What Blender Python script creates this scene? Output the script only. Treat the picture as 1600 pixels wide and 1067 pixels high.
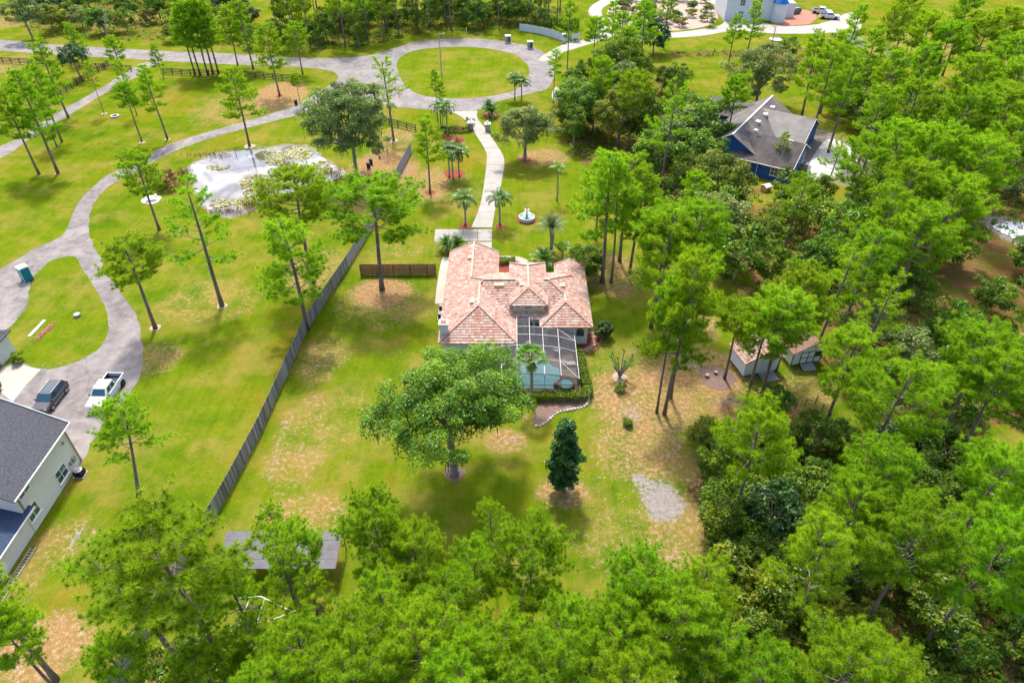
import bpy, bmesh, math, random
import numpy as np
from mathutils import Vector, Matrix
from mathutils.geometry import tessellate_polygon

rad = math.radians
for o in list(bpy.data.objects):
    bpy.data.objects.remove(o)
SC = bpy.context.scene
COL = SC.collection

# ---------------------------------------------------------------- camera
F_PX, CX, CY = 1071.0, 800.0, 533.5          # focal length and centre in photograph pixels (1600 x 1067)
CAM_H, CAM_T = 55.0, rad(38.9)               # height of the drone, tilt below the horizon
cam_data = bpy.data.cameras.new("camera")
cam = bpy.data.objects.new("camera", cam_data)
COL.objects.link(cam)
cam.location = (0, 0, CAM_H)
cam.rotation_euler = (math.pi / 2 - CAM_T, 0, 0)
cam_data.sensor_fit = 'HORIZONTAL'
cam_data.sensor_width = 36.0
cam_data.lens = 36.0 * F_PX / 1600.0
cam_data.clip_start = 0.5
cam_data.clip_end = 4000
SC.camera = cam

# ---------------------------------------------------------------- sky, sun, exposure
SUN_EL, SUN_AZ = rad(58), rad(-9)            # azimuth from +Y towards +X
world = bpy.data.worlds.new("World")
SC.world = world
world.use_nodes = True
wn = world.node_tree
wn.nodes.clear()
w_out = wn.nodes.new("ShaderNodeOutputWorld")
w_bg = wn.nodes.new("ShaderNodeBackground")
w_sky = wn.nodes.new("ShaderNodeTexSky")
w_sky.sky_type = 'NISHITA'
w_sky.sun_disc = False
w_sky.sun_elevation = SUN_EL
w_sky.sun_rotation = SUN_AZ
w_sky.air_density = 1.0
w_sky.dust_density = 4.0
w_sky.ozone_density = 1.0
w_bg.inputs["Strength"].default_value = 0.15
wn.links.new(w_sky.outputs[0], w_bg.inputs[0])
wn.links.new(w_bg.outputs[0], w_out.inputs[0])
sun_data = bpy.data.lights.new("sun", 'SUN')
sun_data.energy = 2.05
sun_data.angle = rad(5)
sun_data.color = (1.0, 0.95, 0.87)
sun = bpy.data.objects.new("sun", sun_data)
COL.objects.link(sun)
sd = Vector((math.sin(SUN_AZ) * math.cos(SUN_EL), math.cos(SUN_AZ) * math.cos(SUN_EL), math.sin(SUN_EL)))
sun.rotation_euler = sd.to_track_quat('Z', 'Y').to_euler()
sun.location = (0, 60, 120)
SC.view_settings.view_transform = 'Standard'
SC.view_settings.look = 'None'
SC.view_settings.gamma = 1.0
SC.view_settings.use_curve_mapping = False
SC.view_settings.exposure = 1.46
SC.cycles.max_bounces = 6
SC.cycles.transparent_max_bounces = 16
SC.cycles.caustics_reflective = False
SC.cycles.caustics_refractive = False

# ---------------------------------------------------------------- survey: photograph pixel -> point on a level plane
_s, _c = math.sin(CAM_T), math.cos(CAM_T)
def at(px, py, h=0.0):
    u, v = (px - CX) / F_PX, (py - CY) / F_PX
    z = (CAM_H - h) / (_s + v * _c)
    return Vector((u * z, z * (_c - v * _s), h))
def px_per_m(x, y, h=0.0):
    return F_PX / (y * _c + (CAM_H - h) * _s)
def row_of(y, h):
    z = y * _c + (CAM_H - h) * _s
    return CY + F_PX * (-y * _s + (CAM_H - h) * _c) / z
def height_at(base, top_row):
    p = at(*base)
    lo, hi = 0.0, 50.0
    for _ in range(40):
        m = (lo + hi) / 2
        if row_of(p.y, m) > top_row: lo = m
        else: hi = m
    return lo

# ---------------------------------------------------------------- materials
MATS = {}
def nt_new(name):
    m = bpy.data.materials.new(name)
    m.use_nodes = True
    m.node_tree.nodes.clear()
    MATS[name] = m
    return m, m.node_tree
def N(nt, t, **kw):
    n = nt.nodes.new(t)
    for k, v in kw.items():
        if k == 'op': n.operation = v
        elif k == 'blend': n.blend_type = v
        elif k == 'attr': n.attribute_name = v
        else: n.inputs[k].default_value = v
    return n
def L(nt, a, b): nt.links.new(a, b)
def c4(c): return (c[0], c[1], c[2], 1.0)
def ramp(nt, fac, stops):
    r = nt.nodes.new("ShaderNodeValToRGB")
    while len(r.color_ramp.elements) > 1: r.color_ramp.elements.remove(r.color_ramp.elements[-1])
    r.color_ramp.elements[0].position = stops[0][0]; r.color_ramp.elements[0].color = c4(stops[0][1])
    for p, c in stops[1:]:
        e = r.color_ramp.elements.new(p); e.color = c4(c)
    L(nt, fac, r.inputs[0])
    return r.outputs[0]
def mix(nt, fac, a, b, blend='MIX'):
    m = nt.nodes.new("ShaderNodeMix"); m.data_type = 'RGBA'; m.blend_type = blend
    for i, v in ((0, fac), (6, a), (7, b)):
        if hasattr(v, 'is_linked'): L(nt, v, m.inputs[i])
        elif i == 0: m.inputs[0].default_value = v
        else: m.inputs[i].default_value = c4(v)
    return m.outputs[2]
def noise(nt, vec, scale, detail=4, rough=0.55, dist=0.0):
    n = nt.nodes.new("ShaderNodeTexNoise")
    n.inputs["Scale"].default_value = scale; n.inputs["Detail"].default_value = detail
    n.inputs["Roughness"].default_value = rough; n.inputs["Distortion"].default_value = dist
    if vec is not None: L(nt, vec, n.inputs["Vector"])
    return n.outputs[0]
def mrange(nt, v, a, b, c=0.0, d=1.0):
    m = nt.nodes.new("ShaderNodeMapRange")
    m.inputs[1].default_value = a; m.inputs[2].default_value = b; m.inputs[3].default_value = c; m.inputs[4].default_value = d
    L(nt, v, m.inputs[0])
    return m.outputs[0]
def math_(nt, op, a, b=None):
    m = nt.nodes.new("ShaderNodeMath"); m.operation = op
    for i, v in enumerate((a, b)):
        if v is None: continue
        if hasattr(v, 'is_linked'): L(nt, v, m.inputs[i])
        else: m.inputs[i].default_value = v
    return m.outputs[0]
def geo_pos(nt):
    return nt.nodes.new("ShaderNodeNewGeometry").outputs["Position"]
def finish(nt, col, rough=0.8, bump=None, bump_s=0.2, bump_d=0.05, metallic=0.0, spec=0.3):
    b = nt.nodes.new("ShaderNodeBsdfPrincipled"); o = nt.nodes.new("ShaderNodeOutputMaterial")
    if hasattr(col, 'is_linked'): L(nt, col, b.inputs["Base Color"])
    else: b.inputs["Base Color"].default_value = c4(col)
    b.inputs["Roughness"].default_value = rough; b.inputs["Metallic"].default_value = metallic
    b.inputs["Specular IOR Level"].default_value = spec
    if bump is not None:
        bp = nt.nodes.new("ShaderNodeBump"); bp.inputs["Strength"].default_value = bump_s; bp.inputs["Distance"].default_value = bump_d
        L(nt, bump, bp.inputs["Height"]); L(nt, bp.outputs[0], b.inputs["Normal"])
    L(nt, b.outputs[0], o.inputs[0])
    return b
def mottled(name, a, b, scale=1.0, rough=0.85, fine=12.0, metallic=0.0, spec=0.3, bump=0.25, bump_d=0.02, streak=None):
    m, nt = nt_new(name)
    p = geo_pos(nt)
    if streak:
        mp = nt.nodes.new("ShaderNodeMapping"); mp.inputs["Scale"].default_value = streak; L(nt, p, mp.inputs[0]); p = mp.outputs[0]
    n1 = noise(nt, p, scale, 5, 0.6); n2 = noise(nt, p, fine, 3)
    f = math_(nt, 'ADD', math_(nt, 'MULTIPLY', n1, 0.7), math_(nt, 'MULTIPLY', n2, 0.3))
    f = mrange(nt, f, 0.33, 0.67)
    finish(nt, mix(nt, f, a, b), rough, n2, bump, bump_d, metallic, spec)
    return m
def leafy(name, dark, mid, light, var=0.045, trans=0.35, gloss=0.05, hue=0.014):
    """foliage: colour from the leaf's own tint, shifted a little from tree to tree; light passes through the leaves"""
    m, nt = nt_new(name)
    a = N(nt, "ShaderNodeAttribute", attr="tint")
    oi = nt.nodes.new("ShaderNodeObjectInfo")
    col = ramp(nt, a.outputs["Fac"], [(0.0, dark), (0.5, mid), (1.0, light)])
    hs = nt.nodes.new("ShaderNodeHueSaturation")
    L(nt, mrange(nt, oi.outputs["Random"], 0, 1, 0.5 - hue, 0.5 + hue), hs.inputs["Hue"])
    w = math_(nt, 'FRACT', math_(nt, 'MULTIPLY', oi.outputs["Random"], 7.31))
    L(nt, mrange(nt, w, 0, 1, 1 - var * 3, 1 + var * 3), hs.inputs["Value"])
    L(nt, col, hs.inputs["Color"])
    d = nt.nodes.new("ShaderNodeBsdfDiffuse"); t = nt.nodes.new("ShaderNodeBsdfTranslucent"); g = nt.nodes.new("ShaderNodeBsdfGlossy")
    g.inputs["Roughness"].default_value = 0.45; g.inputs["Color"].default_value = (0.8, 0.85, 0.8, 1)
    L(nt, hs.outputs[0], d.inputs[0])
    L(nt, mix(nt, 1.0, hs.outputs[0], (1.0, 1.0, 0.6), 'MULTIPLY'), t.inputs[0])
    m1 = nt.nodes.new("ShaderNodeMixShader"); m1.inputs[0].default_value = trans
    L(nt, d.outputs[0], m1.inputs[1]); L(nt, t.outputs[0], m1.inputs[2])
    m2 = nt.nodes.new("ShaderNodeMixShader"); m2.inputs[0].default_value = gloss
    L(nt, m1.outputs[0], m2.inputs[1]); L(nt, g.outputs[0], m2.inputs[2])
    o = nt.nodes.new("ShaderNodeOutputMaterial"); L(nt, m2.outputs[0], o.inputs[0])
    return m

def paving(name, a, b, sc):
    m, nt = nt_new(name); g = geo_pos(nt)
    n1 = noise(nt, g, sc, 6, 0.65, 0.6); n2 = noise(nt, g, 6, 4, 0.7); n3 = noise(nt, g, 0.9, 5, 0.6)
    col = mix(nt, mrange(nt, math_(nt, 'ADD', math_(nt, 'MULTIPLY', n1, .6), math_(nt, 'MULTIPLY', n3, .4)), 0.38, 0.62), a, b)
    col = mix(nt, mrange(nt, n2, 0.35, 0.7, 0, 0.35), col, a)
    wv = nt.nodes.new("ShaderNodeVectorMath"); wv.operation = 'ADD'
    nv = nt.nodes.new("ShaderNodeTexNoise"); nv.inputs["Scale"].default_value = 0.5; L(nt, g, nv.inputs["Vector"]); L(nt, g, wv.inputs[0]); L(nt, nv.outputs[1], wv.inputs[1])
    vo = nt.nodes.new("ShaderNodeTexVoronoi"); vo.feature = 'DISTANCE_TO_EDGE'; vo.inputs["Scale"].default_value = 0.13; L(nt, wv.outputs[0], vo.inputs["Vector"])
    col = mix(nt, mrange(nt, vo.outputs["Distance"], 0.0, 0.012, 0.30, 0.0), col, (0.045, 0.042, 0.04))
    col = mix(nt, mrange(nt, noise(nt, g, 0.45, 3, 0.5, 1.0), 0.62, 0.70, 0, 0.4), col, (0.075, 0.07, 0.068))
    finish(nt, col, 0.92, n2, 0.3, 0.01, spec=0.15)
mottled("water_mud", (0.09, 0.075, 0.04), (0.22, 0.20, 0.14), 0.9, 0.9, 6)
paving("asphalt", (0.135, 0.122, 0.118), (0.25, 0.232, 0.223), 0.22)
paving("asphalt_lane", (0.12, 0.107, 0.104), (0.265, 0.24, 0.228), 0.16)
mottled("concrete", (0.235, 0.215, 0.19), (0.33, 0.305, 0.275), 0.5, 0.85, 6)
mottled("concrete_old", (0.288, 0.248, 0.200), (0.400, 0.360, 0.304), 0.4, 0.85, 5)
mottled("deck", (0.264, 0.184, 0.136), (0.344, 0.256, 0.192), 0.8, 0.8, 8)
mottled("coping", (0.22, 0.15, 0.12), (0.30, 0.21, 0.17), 2, 0.8, 8)
mottled("mulch_red", (0.13, 0.02, 0.012), (0.27, 0.055, 0.035), 5, 0.95, 30, bump=0.8, bump_d=0.05)
mottled("mulch_brown", (0.10, 0.06, 0.05), (0.24, 0.16, 0.13), 4, 0.95, 28, bump=0.8, bump_d=0.05)
mottled("litter", (0.240, 0.160, 0.120), (0.400, 0.320, 0.264), 3, 0.95, 20, bump=0.6, bump_d=0.03)
mottled("stucco", (0.528, 0.528, 0.528), (0.608, 0.608, 0.600), 0.8, 0.85, 20, bump=0.1)
mottled("stucco_warm", (0.60, 0.57, 0.545), (0.67, 0.64, 0.615), 0.8, 0.85, 16, bump=0.1)
mottled("white_paint", (0.68, 0.68, 0.675), (0.75, 0.75, 0.74), 1.5, 0.45, 15, bump=0.02)
mottled("vinyl", (0.560, 0.592, 0.640), (0.624, 0.640, 0.672), 1.0, 0.4, 10, bump=0.02)
mottled("cage_paint", (0.34, 0.34, 0.35), (0.44, 0.44, 0.45), 1.5, 0.45, 15, bump=0.02)
mottled("black_paint", (0.012, 0.011, 0.011), (0.03, 0.027, 0.025), 2, 0.6, 15)
mottled("dark_metal", (0.02, 0.02, 0.022), (0.05, 0.05, 0.055), 2, 0.4, 15, metallic=0.3)
mottled("grey_metal", (0.224, 0.224, 0.232), (0.320, 0.320, 0.328), 2, 0.45, 15, metallic=0.2)
mottled("shelter_roof", (0.055, 0.052, 0.06), (0.105, 0.10, 0.112), 1.2, 0.6, 8)
mottled("blue_siding", (0.012, 0.075, 0.26), (0.02, 0.10, 0.33), 1.5, 0.6, 10)
mottled("shingle_blue_grey", (0.030, 0.032, 0.040), (0.095, 0.096, 0.110), 6, 0.95, 22, bump=0.7, bump_d=0.03)
mottled("shingle_weathered", (0.055, 0.047, 0.043), (0.17, 0.152, 0.142), 0.35, 0.95, 5, streak=(1, 1, 0.25))
mottled("shingle_dark", (0.040, 0.034, 0.032), (0.105, 0.092, 0.088), 0.5, 0.95, 5, streak=(1, 1, 0.25))
mottled("shingle_pale", (0.15, 0.135, 0.125), (0.25, 0.23, 0.215), 0.5, 0.95, 6)
mottled("shingle_navy", (0.02, 0.035, 0.075), (0.05, 0.07, 0.12), 5, 0.95, 22)
mottled("shingle_brown", (0.14, 0.075, 0.05), (0.26, 0.16, 0.12), 4, 0.95, 22)
mottled("bark_pine", (0.11, 0.075, 0.065), (0.26, 0.195, 0.175), 2.5, 0.95, 14, bump=0.7, bump_d=0.05, streak=(1, 1, 0.3))
mottled("bark_grey", (0.13, 0.115, 0.10), (0.28, 0.25, 0.22), 2.0, 0.95, 12, bump=0.6, bump_d=0.04, streak=(1, 1, 0.3))
mottled("bark_palm", (0.176, 0.160, 0.144), (0.304, 0.280, 0.256), 2.0, 0.9, 10, bump=0.5, streak=(1, 1, 4))
mottled("dead_wood", (0.256, 0.232, 0.208), (0.400, 0.376, 0.344), 2.0, 0.9, 12)
mottled("fence_grey", (0.17, 0.17, 0.185), (0.42, 0.41, 0.42), 1.0, 0.9, 9, streak=(7, 7, 0.25))
mottled("fence_brown", (0.20, 0.085, 0.042), (0.36, 0.175, 0.095), 1.0, 0.85, 9, streak=(7, 7, 0.25))
mottled("fence_rail", (0.36, 0.22, 0.14), (0.46, 0.30, 0.20), 1.0, 0.85, 9)
mottled("stone", (0.24, 0.22, 0.21), (0.42, 0.39, 0.37), 2.5, 0.9, 12, bump=0.6, bump_d=0.04)
mottled("pale_stone", (0.384, 0.344, 0.304), (0.496, 0.456, 0.416), 2.5, 0.85, 12)
mottled("flagstone", (0.240, 0.136, 0.088), (0.368, 0.272, 0.200), 2.5, 0.85, 12)
mottled("brick_red", (0.25, 0.09, 0.06), (0.36, 0.16, 0.11), 3, 0.9, 15)
mottled("teal_plastic", (0.0, 0.17, 0.22), (0.005, 0.22, 0.27), 1, 0.4, 8)
mottled("cone_blue", (0.0, 0.09, 0.32), (0.0, 0.13, 0.40), 2, 0.5, 8)
mottled("rubber", (0.012, 0.012, 0.012), (0.022, 0.022, 0.022), 5, 0.8, 20)
mottled("rim", (0.35, 0.34, 0.34), (0.5, 0.49, 0.48), 5, 0.35, 20, metallic=0.6)
mottled("car_white", (0.560, 0.560, 0.560), (0.608, 0.608, 0.608), 1, 0.25, 8, spec=0.6, bump=0.0)
mottled("car_dark", (0.035, 0.036, 0.042), (0.05, 0.05, 0.058), 1, 0.25, 8, spec=0.7, bump=0.0)
mottled("bed_liner", (0.012, 0.016, 0.03), (0.02, 0.026, 0.045), 3, 0.6, 12)
mottled("red_lens", (0.4, 0.02, 0.02), (0.5, 0.03, 0.03), 3, 0.3, 12)
mottled("clear_lens", (0.6, 0.6, 0.62), (0.7, 0.7, 0.7), 3, 0.15, 12)
mottled("yellow_plastic", (0.55, 0.33, 0.10), (0.65, 0.42, 0.16), 3, 0.5, 12)
mottled("ridge_mortar", (0.416, 0.288, 0.192), (0.544, 0.416, 0.304), 2.5, 0.85, 14)
mottled("flashing", (0.55, 0.42, 0.16), (0.65, 0.52, 0.25), 2.5, 0.6, 14)
mottled("moss_grey", (0.13, 0.125, 0.09), (0.24, 0.23, 0.17), 2.0, 0.95, 10)
mottled("dead_frond", (0.19, 0.10, 0.045), (0.32, 0.19, 0.09), 2.0, 0.95, 10)
mottled("water_plants", (0.10, 0.07, 0.012), (0.25, 0.18, 0.03), 1.5, 0.8, 8)
mottled("gravel_white", (0.400, 0.376, 0.352), (0.544, 0.520, 0.496), 2.5, 0.9, 14)

def glass(name, col, rough=0.06):
    m, nt = nt_new(name)
    finish(nt, col, rough, spec=0.9)
m, nt = nt_new("fence_board")
oi = nt.nodes.new("ShaderNodeObjectInfo"); g_ = geo_pos(nt)
mp = nt.nodes.new("ShaderNodeMapping"); mp.inputs["Scale"].default_value = (7, 7, 0.25); L(nt, g_, mp.inputs[0])
f_ = math_(nt, 'ADD', math_(nt, 'MULTIPLY', oi.outputs["Random"], 0.65), math_(nt, 'MULTIPLY', noise(nt, mp.outputs[0], 1.5, 4), 0.5))
finish(nt, ramp(nt, f_, [(0.12, (0.065, 0.062, 0.064)), (0.5, (0.17, 0.162, 0.162)), (0.95, (0.33, 0.315, 0.31))]), 0.9, noise(nt, mp.outputs[0], 6, 3), 0.3, 0.01)
glass("window_glass", (0.03, 0.05, 0.06))
glass("window_green", (0.05, 0.10, 0.07))
glass("car_glass", (0.006, 0.05, 0.085), 0.04)

# roof tiles: every tile carries its own tint
m, nt = nt_new("roof_tile")
a = N(nt, "ShaderNodeAttribute", attr="tint")
g_ = geo_pos(nt)
col = ramp(nt, a.outputs["Fac"], [(0.0, (0.23, 0.095, 0.065)), (0.35, (0.34, 0.17, 0.125)), (0.6, (0.39, 0.245, 0.195)),
                                  (0.8, (0.40, 0.315, 0.26)), (1.0, (0.46, 0.40, 0.35))])
col = mix(nt, mrange(nt, noise(nt, g_, 0.45, 4), 0.45, 0.75, 0, 0.55), col, (0.36, 0.30, 0.27))
col = mix(nt, mrange(nt, noise(nt, g_, 9, 3), 0.4, 0.7, 0, 0.35), col, (0.28, 0.12, 0.08))
finish(nt, col, 0.75, noise(nt, g_, 25, 3), 0.3, 0.01)

# screen of the pool cage: half see-through dark mesh
m, nt = nt_new("insect_screen")
tr = nt.nodes.new("ShaderNodeBsdfTransparent"); df = nt.nodes.new("ShaderNodeBsdfDiffuse"); df.inputs[0].default_value = (0.07, 0.07, 0.075, 1)
mx = nt.nodes.new("ShaderNodeMixShader"); mx.inputs[0].default_value = 0.56
o_ = nt.nodes.new("ShaderNodeOutputMaterial")
L(nt, tr.outputs[0], mx.inputs[1]); L(nt, df.outputs[0], mx.inputs[2]); L(nt, mx.outputs[0], o_.inputs[0])

m, nt = nt_new("pool_water")
p_ = geo_pos(nt)
col = ramp(nt, noise(nt, p_, 0.9, 4, 0.6, 1.0), [(0.35, (0.10, 0.40, 0.46)), (0.65, (0.20, 0.54, 0.58))])
finish(nt, col, 0.05, noise(nt, p_, 3.0, 3), 0.06, 0.05, spec=0.6)
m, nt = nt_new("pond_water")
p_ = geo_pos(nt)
col = ramp(nt, noise(nt, p_, 0.10, 5, 0.6, 1.5), [(0.36, (0.06, 0.052, 0.045)), (0.48, (0.17, 0.16, 0.155)), (0.62, (0.32, 0.305, 0.30))])  # pale sky and dark reflections painted into the water colour as noise patches
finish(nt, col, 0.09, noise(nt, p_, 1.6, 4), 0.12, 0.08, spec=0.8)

leafy("pine_needles", (0.115, 0.235, 0.007), (0.25, 0.445, 0.012), (0.42, 0.60, 0.02), trans=0.60, gloss=0.01, hue=0.013)
leafy("pine_needles_dark", (0.045, 0.11, 0.012), (0.085, 0.185, 0.016), (0.15, 0.27, 0.022), trans=0.45, gloss=0.02)
leafy("oak_leaves", (0.052, 0.128, 0.006), (0.125, 0.245, 0.009), (0.235, 0.37, 0.018), trans=0.48, gloss=0.025)
leafy("bush_leaves", (0.048, 0.115, 0.005), (0.13, 0.23, 0.009), (0.27, 0.345, 0.014), trans=0.48, gloss=0.02)
leafy("bush_leaves_yellow", (0.070, 0.105, 0.007), (0.155, 0.20, 0.012), (0.28, 0.29, 0.022), trans=0.40, gloss=0.02)
leafy("grey_leaves", (0.10, 0.15, 0.034), (0.19, 0.26, 0.065), (0.31, 0.38, 0.11), trans=0.45, gloss=0.02)
leafy("dark_leaves", (0.014, 0.052, 0.010), (0.034, 0.10, 0.014), (0.075, 0.165, 0.02), trans=0.30, gloss=0.03)
leafy("palm_leaves", (0.030, 0.10, 0.010), (0.075, 0.175, 0.018), (0.14, 0.26, 0.035), trans=0.42, gloss=0.04)
leafy("fan_leaves", (0.05, 0.15, 0.008), (0.11, 0.27, 0.016), (0.20, 0.38, 0.03), trans=0.45, gloss=0.04)
leafy("blue_palm_leaves", (0.05, 0.09, 0.04), (0.10, 0.155, 0.075), (0.17, 0.23, 0.12), trans=0.30, gloss=0.04)
leafy("lily_leaves", (0.07, 0.065, 0.008), (0.17, 0.17, 0.035), (0.33, 0.33, 0.15), trans=0.1, gloss=0.05)
leafy("pale_leaves", (0.22, 0.17, 0.11), (0.36, 0.30, 0.22), (0.50, 0.45, 0.37), trans=0.1, gloss=0.0)
leafy("weed_leaves", (0.05, 0.085, 0.003), (0.10, 0.135, 0.004), (0.17, 0.18, 0.01), trans=0.3, gloss=0.0)
leafy("reed_leaves", (0.09, 0.065, 0.012), (0.17, 0.125, 0.02), (0.25, 0.20, 0.04), trans=0.3, gloss=0.0)
leafy("brown_leaves", (0.12, 0.06, 0.02), (0.22, 0.12, 0.04), (0.35, 0.20, 0.05), trans=0.25, gloss=0.02)

# the ground: grass, tan thatch, bare sand and forest litter chosen by survey masks, broken up by noise
m, nt = nt_new("ground")
p_ = geo_pos(nt)
at1 = N(nt, "ShaderNodeAttribute", attr="cover")
sep = nt.nodes.new("ShaderNodeSeparateColor"); L(nt, at1.outputs["Color"], sep.inputs[0])
nbig = noise(nt, p_, 0.055, 5, 0.6); nmid = noise(nt, p_, 0.30, 5, 0.65); nfine = noise(nt, p_, 2.2, 4, 0.7); nvf = noise(nt, p_, 9.0, 3, 0.7)
grass = ramp(nt, math_(nt, 'ADD', math_(nt, 'MULTIPLY', nbig, 0.55), math_(nt, 'MULTIPLY', nmid, 0.45)),
             [(0.36, (0.026, 0.086, 0.002)), (0.45, (0.060, 0.125, 0.003)), (0.53, (0.100, 0.148, 0.004)), (0.64, (0.175, 0.132, 0.014))])
lush = ramp(nt, nmid, [(0.35, (0.062, 0.125, 0.003)), (0.65, (0.115, 0.168, 0.005))])
lf = nt.nodes.new("ShaderNodeAttribute"); lf.attribute_name = "lush"
grass = mix(nt, lf.outputs["Fac"], grass, lush)
grass = mix(nt, mrange(nt, nfine, 0.35, 0.70, 0, 0.42), grass, (0.0570, 0.0760, 0.0046))
grass = mix(nt, mrange(nt, nvf, 0.52, 0.68, 0, 0.45), grass, (0.215, 0.19, 0.02))
tan = ramp(nt, math_(nt, 'ADD', math_(nt, 'MULTIPLY', nfine, 0.6), math_(nt, 'MULTIPLY', nvf, 0.4)),
             [(0.34, (0.13, 0.085, 0.018)), (0.5, (0.25, 0.145, 0.062)), (0.64, (0.38, 0.27, 0.18))])
sandc = ramp(nt, math_(nt, 'ADD', math_(nt, 'MULTIPLY', nfine, 0.5), math_(nt, 'MULTIPLY', nvf, 0.5)),
             [(0.36, (0.135, 0.112, 0.10)), (0.5, (0.215, 0.19, 0.175)), (0.65, (0.32, 0.295, 0.275))])
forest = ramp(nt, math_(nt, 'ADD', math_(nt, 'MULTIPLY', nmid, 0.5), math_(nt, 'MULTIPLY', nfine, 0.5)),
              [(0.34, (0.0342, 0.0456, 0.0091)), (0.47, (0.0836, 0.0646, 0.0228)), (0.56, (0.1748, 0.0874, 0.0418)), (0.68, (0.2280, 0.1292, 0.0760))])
grass = mix(nt, mrange(nt, noise(nt, p_, 0.13, 6, 0.72), 0.47, 0.64, 0, 0.75), grass, (0.205, 0.160, 0.035))
grass = mix(nt, mrange(nt, noise(nt, p_, 0.55, 4, 0.7), 0.50, 0.72, 0, 0.5), grass, (0.075, 0.10, 0.006))
mpg = nt.nodes.new("ShaderNodeMapping"); mpg.inputs["Scale"].default_value = (1.3, 0.05, 1); mpg.inputs["Rotation"].default_value = (0, 0, rad(-32)); L(nt, p_, mpg.inputs[0])
grass = mix(nt, mrange(nt, noise(nt, mpg.outputs[0], 1.0, 2), 0.42, 0.62, 0, 0.12), grass, (0.22, 0.20, 0.02))
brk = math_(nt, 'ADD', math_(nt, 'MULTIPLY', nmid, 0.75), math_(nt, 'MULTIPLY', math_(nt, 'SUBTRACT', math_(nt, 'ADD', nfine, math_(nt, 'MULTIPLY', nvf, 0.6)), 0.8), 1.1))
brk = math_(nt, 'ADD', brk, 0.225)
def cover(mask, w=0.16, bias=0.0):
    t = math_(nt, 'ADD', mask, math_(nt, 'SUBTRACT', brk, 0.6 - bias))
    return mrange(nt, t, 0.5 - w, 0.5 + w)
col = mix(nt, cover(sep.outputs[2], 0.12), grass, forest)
col = mix(nt, cover(sep.outputs[0], 0.20), col, tan)
col = mix(nt, cover(sep.outputs[1], 0.12), col, sandc)
hgt = math_(nt, 'ADD', math_(nt, 'MULTIPLY', nfine, 0.6), nvf)
finish(nt, col, 1.0, hgt, 0.8, 0.08, spec=0.0)

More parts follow.
